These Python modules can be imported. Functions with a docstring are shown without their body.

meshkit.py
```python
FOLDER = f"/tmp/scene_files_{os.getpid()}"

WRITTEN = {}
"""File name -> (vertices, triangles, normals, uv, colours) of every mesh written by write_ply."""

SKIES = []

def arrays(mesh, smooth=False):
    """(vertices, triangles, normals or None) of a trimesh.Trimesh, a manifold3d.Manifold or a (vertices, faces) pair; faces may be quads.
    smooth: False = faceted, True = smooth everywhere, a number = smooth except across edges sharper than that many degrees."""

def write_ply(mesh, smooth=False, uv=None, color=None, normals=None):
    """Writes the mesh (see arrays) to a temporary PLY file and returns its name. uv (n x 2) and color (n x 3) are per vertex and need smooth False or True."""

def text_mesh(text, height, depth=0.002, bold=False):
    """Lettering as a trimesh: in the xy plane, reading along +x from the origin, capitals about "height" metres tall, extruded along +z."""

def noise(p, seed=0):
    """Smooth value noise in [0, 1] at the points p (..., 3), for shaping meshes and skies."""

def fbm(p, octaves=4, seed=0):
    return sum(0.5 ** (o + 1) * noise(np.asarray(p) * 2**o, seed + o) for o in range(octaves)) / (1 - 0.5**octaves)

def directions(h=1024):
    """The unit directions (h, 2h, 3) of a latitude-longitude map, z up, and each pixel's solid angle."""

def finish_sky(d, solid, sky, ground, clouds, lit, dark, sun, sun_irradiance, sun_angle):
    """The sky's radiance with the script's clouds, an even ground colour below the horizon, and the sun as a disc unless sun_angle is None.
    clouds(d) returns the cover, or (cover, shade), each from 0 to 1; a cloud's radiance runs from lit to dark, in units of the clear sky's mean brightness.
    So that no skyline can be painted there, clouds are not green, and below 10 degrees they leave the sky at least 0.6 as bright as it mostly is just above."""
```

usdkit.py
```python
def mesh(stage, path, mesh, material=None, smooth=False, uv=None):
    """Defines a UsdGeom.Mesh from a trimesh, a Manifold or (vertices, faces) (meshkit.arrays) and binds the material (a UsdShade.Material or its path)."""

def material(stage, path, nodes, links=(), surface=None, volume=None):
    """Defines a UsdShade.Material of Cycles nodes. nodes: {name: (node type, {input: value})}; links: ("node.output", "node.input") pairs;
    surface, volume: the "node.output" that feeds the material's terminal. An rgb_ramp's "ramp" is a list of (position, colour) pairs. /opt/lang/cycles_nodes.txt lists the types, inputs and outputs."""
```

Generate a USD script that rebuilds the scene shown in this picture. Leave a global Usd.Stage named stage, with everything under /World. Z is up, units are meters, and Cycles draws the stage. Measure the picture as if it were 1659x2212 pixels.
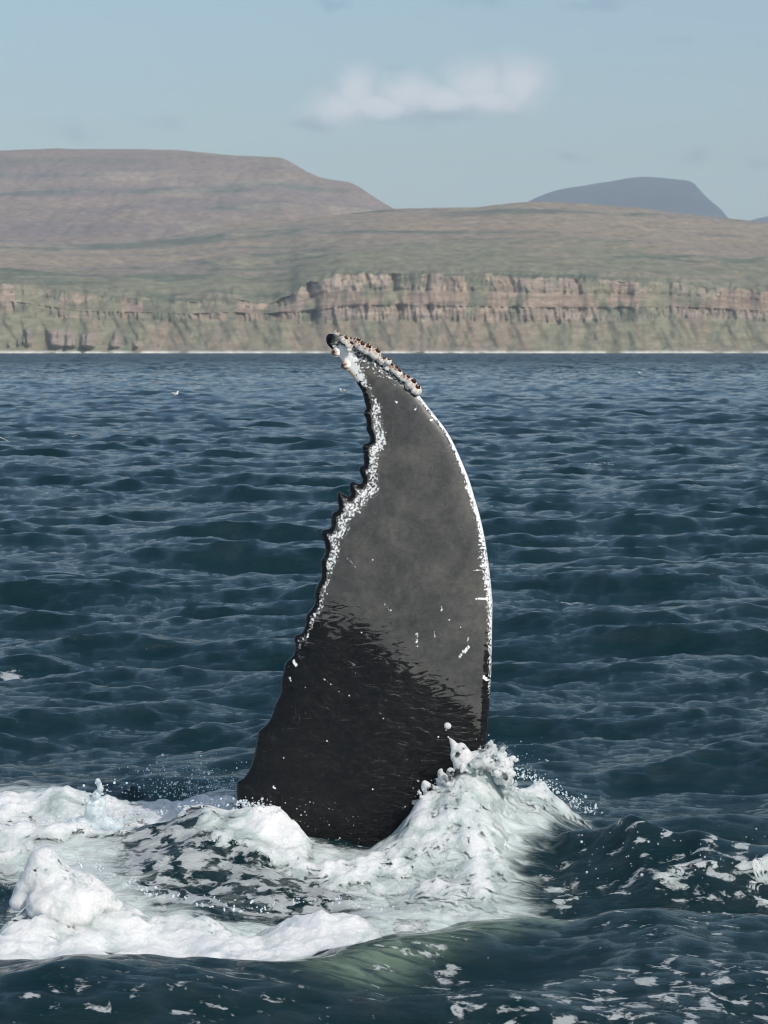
import math
import numpy as np
import shapely
from scipy import ndimage
from scipy.interpolate import PchipInterpolator
from scipy.spatial import Delaunay, cKDTree
import manifold3d
import trimesh
import meshkit
import usdkit
from pxr import Gf, Sdf, Usd, UsdGeom, UsdLux, UsdShade, Vt

stage = Usd.Stage.CreateInMemory()
UsdGeom.SetStageUpAxis(stage, UsdGeom.Tokens.z)
UsdGeom.SetStageMetersPerUnit(stage, 1.0)
UsdGeom.Xform.Define(stage, '/World')
UsdGeom.Scope.Define(stage, '/World/Looks')

# ------------------------------------------------------------------ camera
CAM_H = 3.45                 # eye height on the deck of a boat
K = 1.4675e-4                # radians per unit of the survey frame (1659 x 2212 over the picture)
HX, HY = 829.5, 755.0        # survey frame: straight ahead, true horizon
FIN_Y = 21.9                 # distance of the flipper
cam = UsdGeom.Camera.Define(stage, '/World/camera')
cam.CreateHorizontalApertureAttr(24.0)
cam.CreateVerticalApertureAttr(32.0)
cam.CreateFocalLengthAttr(24.0 / 2 / (HX * K))
cam.CreateVerticalApertureOffsetAttr(-(1106 - HY) / 2212 * 32.0)
cam.CreateFStopAttr(10.0)
cam.CreateFocusDistanceAttr(22.5)
cam.CreateClippingRangeAttr(Gf.Vec2f(0.05, 100000.0))
cam.CreateExposureAttr(0.12)
cam.AddTranslateOp().Set(Gf.Vec3d(0, 0, CAM_H))
cam.AddRotateXOp().Set(90.0)

# ------------------------------------------------------------------ sky and sun
SUN_EL, SUN_AZ = math.radians(39.0), math.radians(142.0)      # azimuth = atan2(x, y)
SUN = np.array([math.sin(SUN_AZ) * math.cos(SUN_EL), math.cos(SUN_AZ) * math.cos(SUN_EL), math.sin(SUN_EL)])


def sky_material():
    n = {'sky': ('sky_texture', {'sky_type': 'single_scattering', 'sun_disc': False, 'sun_elevation': SUN_EL, 'sun_rotation': SUN_AZ,
                                 'altitude': 50.0, 'air_density': 1.0, 'aerosol_density': 2.4, 'ozone_density': 1.0}),
         'tc': ('texture_coordinate', {}),
         'nz': ('noise_texture', {'scale': 75.0, 'detail': 6.0, 'roughness': 0.62}),
         'nzs': ('vector_math', {'math_type': 'subtract', 'vector2': (0.5, 0.5, 0.5)}),
         'nzm': ('vector_math', {'math_type': 'multiply', 'vector2': (0.016, 0.0, 0.010)}),
         'dir': ('vector_math', {'math_type': 'add'}),
         'nf': ('noise_texture', {'scale': 95.0, 'detail': 3.0, 'roughness': 0.55})}
    l = [('tc.generated', 'nz.vector'), ('nz.color', 'nzs.vector1'), ('nzs.vector', 'nzm.vector1'), ('tc.generated', 'dir.vector1'), ('nzm.vector', 'dir.vector2'), ('tc.generated', 'nf.vector')]

    def blob(name, px, py, rx, ry, soft0=1.0, soft1=0.35):
        """1 inside an ellipse of directions, fading to 0 at its rim."""
        d = np.array([(px - HX) * K, 1.0, (HY - py) * K])
        d /= np.linalg.norm(d)
        n[name + 's'] = ('vector_math', {'math_type': 'subtract', 'vector2': tuple(d)})
        n[name + 'm'] = ('vector_math', {'math_type': 'multiply', 'vector2': (1 / (rx * K), 1.0 / 0.3, 1 / (ry * K))})
        n[name + 'l'] = ('vector_math', {'math_type': 'length'})
        n[name + 'r'] = ('map_range', {'range_type': 'smoothstep', 'from_min': soft0, 'from_max': soft1, 'to_min': 0.0, 'to_max': 1.0, 'clamp': True})
        l.extend([('dir.vector', name + 's.vector1'), (name + 's.vector', name + 'm.vector1'), (name + 'm.vector', name + 'l.vector1'), (name + 'l.value', name + 'r.value')])
        return name + 'r.result'

    def most(name, outs):
        at = outs[0]
        for i, o in enumerate(outs[1:]):
            n[f'{name}{i}'] = ('math', {'math_type': 'maximum'})
            l.extend([(at, f'{name}{i}.value1'), (o, f'{name}{i}.value2')])
            at = f'{name}{i}.value'
        return at
    body = most('bm', [blob('b0', 760, 225, 105, 60), blob('b1', 690, 262, 75, 24), blob('b2', 880, 230, 130, 48), blob('b3', 1080, 195, 120, 85), blob('b4', 930, 240, 230, 40), blob('b5', 1140, 185, 65, 62)])
    lit = most('lm', [blob('l0', 768, 198, 62, 62, 1.25, 0.05), blob('l1', 738, 232, 90, 46, 1.25, 0.05), blob('l2', 885, 208, 84, 52, 1.3, 0.05), blob('l3', 1035, 180, 90, 62, 1.25, 0.05), blob('l4', 1118, 180, 92, 78, 1.2, 0.05), blob('l5', 1050, 214, 120, 46, 1.25, 0.1), blob('l6', 820, 226, 130, 36, 1.2, 0.2), blob('l7', 955, 216, 120, 40, 1.2, 0.2)])
    wisp = most('wm', [blob('w0', 1030, 2, 120, 26, 1.0, 0), blob('w1', 1300, 3, 110, 22, 1.0, 0), blob('w2', 1455, 88, 45, 16, 1.0, 0), blob('w3', 165, 282, 110, 38, 1.0, 0), blob('w4', 340, 266, 75, 26, 1.0, 0),
                       blob('w5', 1500, 335, 55, 26, 1.0, 0), blob('w6', 1240, 340, 70, 18, 1.0, 0), blob('w7', 1640, 355, 50, 22, 1.0, 0), blob('w8', 715, 10, 40, 22, 1.0, 0), blob('w9', 850, 148, 45, 14, 1.0, 0)])
    n['bodyf'] = ('math', {'math_type': 'multiply', 'value2': 0.95}); l.append((body, 'bodyf.value1'))
    n['wn'] = ('map_range', {'from_min': 0.35, 'from_max': 0.65, 'to_min': 0.2, 'to_max': 0.9, 'clamp': True}); l.append(('nf.fac', 'wn.value'))
    n['wispf'] = ('math', {'math_type': 'multiply'}); l.extend([(wisp, 'wispf.value1'), ('wn.result', 'wispf.value2')])
    n['litf'] = ('math', {'math_type': 'multiply', 'value2': 0.8}); l.append((lit, 'litf.value1'))
    # photograph's grade of the clear sky: a little greyer and greener than pure Rayleigh blue
    n['tint'] = ('mix', {'mix_type': 'multiply', 'fac': 1.0, 'color2': (0.83, 0.925, 0.985)}); l.append(('sky.color', 'tint.color1'))
    n['shade'] = ('mix', {'mix_type': 'multiply', 'fac': 1.0, 'color2': (0.74, 0.78, 0.84)}); l.append(('tint.color', 'shade.color1'))
    n['m1'] = ('mix', {'mix_type': 'mix'}); l.extend([('wispf.value', 'm1.fac'), ('tint.color', 'm1.color1'), ('shade.color', 'm1.color2')])
    n['m2'] = ('mix', {'mix_type': 'mix'}); l.extend([('bodyf.value', 'm2.fac'), ('m1.color', 'm2.color1'), ('shade.color', 'm2.color2')])
    n['m3'] = ('mix', {'mix_type': 'mix', 'color2': (5.7, 5.75, 6.0)}); l.extend([('litf.value', 'm3.fac'), ('m2.color', 'm3.color1')])
    n['bg'] = ('background_shader', {'strength': 0.112}); l.append(('m3.color', 'bg.color'))
    return usdkit.material(stage, '/World/Looks/sky', n, l, surface='bg.background')


dome = UsdLux.DomeLight.Define(stage, '/World/sky')
UsdShade.MaterialBindingAPI.Apply(dome.GetPrim()).Bind(sky_material())
dome.GetPrim().SetCustomDataByKey('kind', 'structure')
sun = UsdLux.DistantLight.Define(stage, '/World/sun')
sun.CreateIntensityAttr(0.80)
sun.CreateAngleAttr(0.53)
sun.CreateColorAttr(Gf.Vec3f(1.0, 0.95, 0.87))
sun.CreateNormalizeAttr(True)
_x = np.cross([0, 0, 1.0], SUN); _x /= np.linalg.norm(_x); _y = np.cross(SUN, _x)
sun.AddTransformOp().Set(Gf.Matrix4d(*_x, 0, *_y, 0, *SUN, 0, 0, 0, 0, 1))

# ------------------------------------------------------------------ helpers
T = Sdf.ValueTypeNames
used = {}


def numbered(parent, name):
    k = (parent, name)
    used[k] = used.get(k, -1) + 1
    return f'{parent}/{name}' + (f'_{used[k]:03d}' if used[k] else '')


def tag(p, label=None, category=None, group=None, kind=None):
    p = p.GetPrim() if hasattr(p, 'GetPrim') else p
    for k, v in (('label', label), ('category', category), ('group', group), ('kind', kind)):
        if v:
            p.SetCustomDataByKey(k, v)
    return p


def obj(name, mesh, mat, parent='/World', smooth=True, **attrs):
    m = usdkit.mesh(stage, numbered(parent, name), mesh, mat, smooth=smooth)
    api = UsdGeom.PrimvarsAPI(m)
    for k, v in attrs.items():
        v = np.asarray(v, np.float32)
        api.CreatePrimvar(k, T.Color3fArray, 'vertex').Set(Vt.Vec3fArray.FromNumpy(np.ascontiguousarray(v)))
    return m


def sm(x, a, b):
    t = np.clip((np.asarray(x, float) - a) / (b - a), 0, 1)
    return t * t * (3 - 2 * t)


def curve(pts):
    p = np.array(pts, float)
    f = PchipInterpolator(p[:, 0], p[:, 1])
    return lambda x: f(np.clip(x, p[0, 0], p[-1, 0]))


def fbm2(x, y, sx, sy, octaves=4, seed=0, z=0.0):
    a, b = x * sx, y * sy
    return meshkit.fbm(np.stack([0.79 * a - 0.61 * b, 0.61 * a + 0.79 * b, np.full_like(x, 0.37) + z + 0.13 * a], -1), octaves, seed)


def grid_faces(nr, nc, wrap=False):
    i = np.arange(nr * nc).reshape(nr, nc)
    j = np.roll(i, -1, 1) if wrap else i[:, 1:]
    i0 = i if wrap else i[:, :-1]
    a, b, c, d = i0[:-1], j[:-1], j[1:], i0[1:]
    return np.concatenate([np.stack([a, b, c], -1).reshape(-1, 3), np.stack([a, c, d], -1).reshape(-1, 3)])


def on_plane(px, py, z=0.0):
    """Survey point to the sea's plane."""
    Y = (CAM_H - z) / ((np.asarray(py, float) - HY) * K)
    return (np.asarray(px, float) - HX) * K * Y, Y


def at_depth(px, py, Y):
    return (np.asarray(px, float) - HX) * K * Y, CAM_H - (np.asarray(py, float) - HY) * K * Y


def attr_material(name, rough=0.8, spec=0.3, bump_scale=None, bump_strength=0.3, bump_dist=0.01, fine=None, fine_amt=0.2):
    n = {'a': ('attribute', {'attribute': 'alb'}), 'p': ('principled_bsdf', {'roughness': rough, 'specular_ior_level': spec})}
    l = []
    col = 'a.color'
    if fine:
        n['g'] = ('geometry', {}); n['mp'] = ('mapping', {'scale': fine}); n['fn'] = ('noise_texture', {'scale': 1.0, 'detail': 6.0, 'roughness': 0.72})
        n['fr'] = ('map_range', {'from_min': 0.25, 'from_max': 0.75, 'to_min': 1 - fine_amt, 'to_max': 1 + fine_amt})
        n['fm'] = ('vector_math', {'math_type': 'scale'})
        l += [('g.position', 'mp.vector'), ('mp.vector', 'fn.vector'), ('fn.fac', 'fr.value'), ('a.color', 'fm.vector1'), ('fr.result', 'fm.scale')]
        col = 'fm.vector'
    l.append((col, 'p.base_color'))
    if bump_scale:
        n['g2'] = ('geometry', {}); n['bn'] = ('noise_texture', {'scale': bump_scale, 'detail': 5.0, 'roughness': 0.6})
        n['b'] = ('bump', {'strength': bump_strength, 'distance': bump_dist})
        l += [('g2.position', 'bn.vector'), ('bn.fac', 'b.height'), ('b.normal', 'p.normal')]
    return usdkit.material(stage, '/World/Looks/' + name, n, l, surface='p.BSDF')


# ------------------------------------------------------------------ foam and swell around the flipper: fields on the sea's plane
GX0, GX1, GY0, GY1, GS = -5.0, 5.0, 14.5, 28.0, 0.02
gx = np.arange(GX0, GX1, GS); gy = np.arange(GY0, GY1, GS)
GX, GY = np.meshgrid(gx, gy)


def region(pts, blur, z=0.0):
    X, Y = on_plane([p[0] for p in pts], [p[1] for p in pts], z)
    inside = shapely.contains_xy(shapely.Polygon(np.stack([X, Y], 1)).buffer(0), GX, GY).astype(float)
    return ndimage.gaussian_filter(inside, blur / GS)


def ridge(pts, front, back, lower=0.0):
    """pts: (px, py, Y): a crest at distance Y that stands where the survey shows its top; falls off towards the camera over front metres and away over back metres."""
    p = np.array(pts, float)
    X, Z = at_depth(p[:, 0], p[:, 1], p[:, 2])
    o = np.argsort(X)
    X, Z, Yc = X[o], Z[o], p[o, 2]
    h = np.interp(gx, X, Z, left=0, right=0)
    e = 0.25
    h = h * sm(gx, X[0] - e, X[0] + e) * (1 - sm(gx, X[-1] - e, X[-1] + e)) if True else h
    h = np.where((gx < X[0] - e) | (gx > X[-1] + e), 0, h)
    h = ndimage.gaussian_filter1d(h, 0.04 / GS)
    yc = ndimage.gaussian_filter1d(np.interp(gx, X, Yc), 0.15 / GS)
    h = np.maximum(h - lower, 0)
    d = GY - yc[None]
    f = np.where(d < 0, np.exp(-(np.abs(d) / front) ** 1.3 * 1.2), np.exp(-(d / back) ** 2))
    return np.maximum(h, 0)[None] * f


def bump(px, py, Y, base, rx, ry):
    X, Z = at_depth(px, py, Y)
    return max(Z - base, 0) * np.exp(-((GX - X) / rx) ** 2 - ((GY - Y) / ry) ** 2)


HEIGHT = np.zeros_like(GX)
right_heap = ridge([(770, 1832, 21.55), (856, 1793, 21.55), (900, 1735, 21.55), (944, 1697, 21.55), (1000, 1655, 21.55), (1040, 1628, 21.6), (1062, 1625, 21.7), (1090, 1672, 21.8), (1130, 1705, 21.9), (1160, 1697, 22.0), (1200, 1715, 22.1), (1240, 1745, 22.2), (1300, 1770, 22.4)], 0.85, 0.25, 0.06)
left_heap = ridge([(-400, 1795, 21.3), (0, 1796, 21.3), (60, 1786, 21.3), (115, 1783, 21.3), (190, 1799, 21.3), (270, 1796, 21.35), (340, 1775, 21.4), (420, 1747, 21.45), (500, 1752, 21.5), (560, 1750, 21.5), (605, 1770, 21.55), (650, 1812, 21.55), (700, 1832, 21.55)], 0.6, 0.3, 0.05)
near_ridge = ridge([(-60, 1990, 18.5), (30, 1960, 18.55), (60, 1930, 18.6), (90, 1915, 18.6), (125, 1915, 18.6), (150, 1920, 18.6), (200, 1925, 18.6), (230, 1930, 18.6), (300, 1950, 18.6), (400, 1962, 18.6), (560, 1985, 18.6), (640, 1966, 18.6), (700, 1960, 18.6), (760, 1972, 18.6), (860, 1985, 18.5), (950, 1985, 18.4)], 0.55, 0.2, 0.04)
green_wave = ridge([(640, 2070, 17.55), (760, 2040, 17.7), (850, 2015, 17.9), (950, 1990, 18.1), (1030, 1957, 18.3), (1120, 1958, 18.35), (1250, 1938, 18.4), (1330, 1915, 18.4), (1420, 1905, 18.45), (1500, 1925, 18.5), (1700, 1945, 18.6)], 1.5, 0.3)
fore_swell = ridge([(-500, 2075, 16.9), (0, 2084, 16.9), (120, 2072, 16.9), (200, 2064, 16.9), (330, 2076, 16.9), (480, 2082, 16.95), (620, 2078, 17.0), (720, 2082, 17.1), (900, 2105, 17.2)], 1.9, 0.3)
right_peaks = ridge([(1180, 1800, 21.3), (1260, 1790, 21.2), (1330, 1772, 21.0), (1372, 1740, 20.9), (1420, 1766, 20.9), (1470, 1795, 20.8), (1500, 1776, 20.8), (1560, 1812, 20.7), (1659, 1840, 20.6), (1900, 1860, 20.5)], 0.7, 0.3, 0.05)
back_foam = ridge([(-300, 1712, 23.6), (0, 1716, 23.6), (60, 1700, 23.6), (130, 1702, 23.6), (220, 1720, 23.7), (300, 1725, 23.8), (400, 1712, 24.0), (500, 1707, 24.0), (540, 1712, 24.0)], 0.5, 0.4)
for h in (right_heap, left_heap, near_ridge, green_wave, fore_swell, right_peaks, back_foam):
    HEIGHT = np.maximum(HEIGHT, h) + 0.25 * np.minimum(HEIGHT, h)
# foam potential
FOAM = np.zeros_like(GX)
for pts, blur, z, w in [
    # near breaking ridge
    ([(-60, 1990), (20, 1905), (90, 1850), (150, 1880), (230, 1900), (320, 1950), (420, 1962), (520, 1985), (600, 1975), (680, 1955), (760, 1965), (830, 1985), (850, 2020), (760, 2040), (640, 2055), (480, 2066), (250, 2072), (80, 2070), (-40, 2050)], 0.10, 0.1, 0.98),
    # left heap
    ([(-200, 1790), (0, 1790), (120, 1780), (260, 1795), (340, 1772), (420, 1742), (520, 1735), (600, 1755), (650, 1800), (700, 1835), (780, 1832), (860, 1800), (840, 1850), (700, 1865), (560, 1840), (420, 1830), (300, 1812), (150, 1812), (0, 1835), (-200, 1850)], 0.08, 0.16, 1.0),
    # right heap
    ([(760, 1835), (856, 1790), (900, 1728), (944, 1692), (1000, 1648), (1048, 1612), (1090, 1660), (1160, 1690), (1230, 1735), (1290, 1752), (1180, 1775), (1100, 1790), (1120, 1830), (1060, 1850), (960, 1850), (900, 1870), (820, 1860)], 0.09, 0.22, 0.72),
    ([(840, 1850), (960, 1840), (1080, 1830), (1130, 1870), (1110, 1930), (1010, 1960), (900, 1985), (820, 1990), (780, 1960), (850, 1900)], 0.14, 0.1, 0.5),
    # behind the flipper, left
    ([(-200, 1690), (60, 1680), (160, 1695), (300, 1715), (380, 1705), (520, 1700), (540, 1735), (440, 1740), (330, 1760), (200, 1775), (0, 1775), (-200, 1780)], 0.12, 0.1, 0.85),
    # foam on the dark waves to the right
    ([(1060, 1950), (1150, 1938), (1250, 1930), (1270, 1945), (1150, 1955), (1070, 1965)], 0.05, 0.1, 0.75),
    ([(1200, 1830), (1260, 1840), (1270, 1900), (1210, 1920), (1160, 1880)], 0.10, 0.1, 0.5),
    ([(1380, 1880), (1480, 1850), (1560, 1850), (1659, 1830), (1900, 1840), (1900, 1920), (1659, 1925), (1480, 1915), (1390, 1905)], 0.10, 0.1, 0.46),
    ([(1040, 1730), (1230, 1730), (1300, 1750), (1240, 1765), (1100, 1770)], 0.06, 0.2, 0.9),
]:
    FOAM = np.maximum(FOAM, w * region(pts, blur, z))
MILK = np.zeros_like(GX)
for pts, blur, z, w in [
    ([(-300, 1760), (100, 1765), (420, 1740), (620, 1760), (700, 1840), (900, 1800), (1050, 1620), (1230, 1720), (1260, 1790), (1140, 1850), (1150, 1930), (1050, 1965), (900, 2010), (760, 2050), (500, 2090), (150, 2098), (-60, 2090), (-100, 2000), (60, 1880), (-300, 1880)], 0.16, 0.08, 1.0),
    ([(-300, 1690), (100, 1680), (300, 1710), (520, 1700), (540, 1750), (200, 1790), (-300, 1790)], 0.15, 0.05, 0.8),
]:
    MILK = np.maximum(MILK, w * region(pts, blur, z))
# clear dark water left inside the pool
DARK = np.maximum(region([(250, 1850), (420, 1845), (560, 1880), (640, 1900), (760, 1905), (800, 1950), (640, 1962), (560, 1975), (420, 1960), (330, 1930), (240, 1900)], 0.12), region([(300, 1712), (360, 1708), (420, 1725), (380, 1740), (310, 1735)], 0.07))
DARK = np.maximum(DARK, 0.9 * region([(-200, 1880), (20, 1890), (60, 1960), (-10, 2050), (-200, 2100)], 0.10))
GREEN = np.maximum(region([(640, 2075), (760, 2045), (860, 2018), (960, 1990), (1040, 1962), (1180, 1962), (1300, 1945), (1330, 1960), (1200, 1995), (1060, 2010), (960, 2040), (860, 2080), (740, 2100)], 0.10, 0.15), 0.7 * region([(1340, 1910), (1420, 1905), (1500, 1930), (1480, 1960), (1400, 1950)], 0.08, 0.15))
MILK = MILK * (1 - 0.8 * DARK)
FOAM = FOAM * (1 - 0.45 * DARK)
FILM = np.zeros_like(GX)
for pts, blur, w in [
    ([(1080, 2150), (1300, 2120), (1659, 2090), (2000, 2080), (2000, 2400), (900, 2400), (900, 2200)], 0.2, 0.45),
    ([(800, 2010), (1000, 2060), (1150, 2120), (1100, 2170), (850, 2150), (700, 2080)], 0.15, 0.36),
    ([(1100, 1960), (1659, 1930), (1659, 2100), (1200, 2090)], 0.2, 0.30),
    ([(1250, 1800), (1659, 1860), (1659, 1935), (1250, 1930)], 0.15, 0.38),
    ([(-100, 1800), (800, 1840), (1100, 1850), (1050, 1950), (800, 1960), (300, 1960), (-100, 1900)], 0.15, 0.6),
    ([(0, 2190), (400, 2190), (900, 2150), (900, 2300), (0, 2300)], 0.2, 0.30),
    ([(60, 1570), (260, 1535), (600, 1500), (740, 1560), (600, 1640), (300, 1610)], 0.25, 0.34),
]:
    FILM = np.maximum(FILM, w * region(pts, blur))
POOL = np.clip(np.maximum(region([(-300, 1690), (500, 1690), (1250, 1700), (1300, 1900), (1000, 2000), (700, 2080), (-300, 2100)], 0.35), 0), 0, 1)


def look_up(field, x, y):
    return ndimage.map_coordinates(field, [(y - GY0) / GS, (x - GX0) / GS], order=1, mode='constant')


# ------------------------------------------------------------------ waves
rng = np.random.default_rng(11)
NW = 175
LAM = np.exp(np.linspace(math.log(0.10), math.log(9.5), NW)) * rng.uniform(0.97, 1.03, NW)
TH = math.radians(-90 + 12) + rng.normal(0, 1, NW) * np.interp(np.log(LAM), [math.log(0.16), math.log(1.0), math.log(9)], [0.8, 0.62, 0.36])
WK = 2 * math.pi / LAM
PH = rng.uniform(0, 2 * math.pi, NW)
SLOPE = 0.0205 * np.interp(np.log(LAM), np.log([0.10, 0.4, 1.0, 2.5, 5.0, 9.5]), [0.8, 1.5, 1.7, 1.85, 1.05, 0.5])
AMP = SLOPE / WK
KX, KY = np.cos(TH), np.sin(TH)


def waves(x, y, rmax_of=None):
    """Displaced sea points (dx, dy, z). Short waves fade out where the grid is too coarse to carry them."""
    dx, dy, z = np.zeros_like(x), np.zeros_like(x), np.zeros_like(x)
    r = np.hypot(x, y)
    # gusts: patches of rougher and calmer water
    gust = 0.75 + 0.5 * fbm2(x, y, 0.035, 0.02, 3, 5)
    for i in range(NW):
        if rmax_of is None:
            w = 1.0; s = slice(None)
        else:
            rm = rmax_of(LAM[i])
            s = np.nonzero(r < rm)[0]
            if not len(s):
                continue
            w = 1 - sm(r[s], rm * 0.6, rm)
        ph = WK[i] * (KX[i] * x[s] + KY[i] * y[s]) + PH[i]
        a = AMP[i] * w * (gust[s] if LAM[i] < 3 else 1.0)
        z[s] += a * np.cos(ph)
        q = a * (0.75 * np.sin(ph) - 0.35 * np.cos(ph))      # sharp crests that lean forward
        dx[s] -= q * KX[i]; dy[s] -= q * KY[i]
    return dx, dy, z


def sea_at(x, y, rmax_of=None):
    dx, dy, z = waves(x, y, rmax_of)
    pool = look_up(POOL, x, y)
    damp = 1 - 0.5 * pool
    h = look_up(HEIGHT, x, y)
    near = sm(y, 14.6, 15.6) * (1 - sm(y, 27, 28)) * sm(x, -5, -4.2) * (1 - sm(x, 4.2, 5))
    damp = damp * (1 - 0.2 * near)
    rough = pool * near * (fbm2(x, y, 3.2, 4.0, 4, 21) - 0.5) * 0.16
    return x + dx * damp, y + dy * damp, z * damp + h + rough - 0.02


# rings: fine near the flipper, ever coarser outwards
def rings():
    r = [14.0]
    while r[-1] < 3400:
        q = r[-1]
        r.append(q * (1 + np.interp(q, [14, 28, 60, 200, 1000, 3400], [0.0012, 0.0016, 0.0028, 0.0042, 0.0060, 0.0100])))
    r = np.array(r)
    far = r[(r > 450) & (r < 3300)]
    r = np.sort(np.concatenate([r, far + 0.8]))      # far out the rings come in close pairs, so that single wave faces stand up there too
    return np.concatenate([[0.6, 2, 4, 6, 8, 9.5, 10.5, 11.5], np.arange(12.2, 13.99, 0.06), r, [4200, 5500, 7500, 11000, 15500]])


RR = rings()
AA = np.radians(np.concatenate([np.linspace(-8.2, 8.2, 620), [9, 10.5, 12.5, 15, 18, 22, 27, 33, 40, 50, 60, 75, 90, 110, 130, 150, 170, 190, 210, 230, 250, 270, 285, 300, 310, 320, 327, 333, 338, 342, 345, 347.5, 349.5, 351]]))
R2, A2 = np.meshgrid(RR, AA, indexing='ij')
sx, sy = (R2 * np.sin(A2)).ravel(), (R2 * np.cos(A2)).ravel()
fine = (np.abs((A2.ravel() + math.pi) % (2 * math.pi) - math.pi) < math.radians(8.4))
X3, Y3, Z3 = sx.copy(), sy.copy(), np.zeros_like(sx)
spacing = lambda lam: np.interp(lam, [0.10, 0.3, 0.6, 1.2, 2.5, 5, 9.5], [34, 110, 220, 3400, 3400, 3400, 3400])
f_i = np.nonzero(fine & (R2.ravel() > 12))[0]
X3[f_i], Y3[f_i], Z3[f_i] = sea_at(sx[f_i], sy[f_i], spacing)
Z3[R2.ravel() > 3600] = -1.0
milk, foamp, green = look_up(MILK, sx, sy), look_up(FOAM, sx, sy), look_up(GREEN, sx, sy)
film = np.maximum(look_up(FILM, sx, sy), foamp * 0.85)
# rare whitecaps on the steepest crests far out
cap = sm(fbm2(sx, sy, 0.05, 0.035, 3, 77), 0.66, 0.76) * sm(Z3, 0.14, 0.26) * (sy > 30) * fine
film = np.maximum(film, 0.60 * cap)
for px, py, w, d in ((1365, 842, 24, 3.0), (1366, 794, 12, 9.0), (925, 803, 8, 8.0), (1500, 790, 6, 9.0), (160, 945, 18, 0.9), (1290, 1012, 40, 0.8), (1560, 1010, 60, 0.8), (140, 1050, 30, 0.5), (1255, 1282, 60, 0.35), (1545, 1325, 45, 0.35), (250, 1430, 40, 0.25), (30, 1450, 40, 0.3)):
    cx_, cy_ = on_plane(px, py)
    film = np.maximum(film, 0.66 * np.exp(-((sx - cx_) / (w * K * cy_)) ** 2 - ((sy - cy_) / d) ** 2))
sea_faces = grid_faces(len(RR), len(AA), wrap=True)


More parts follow.
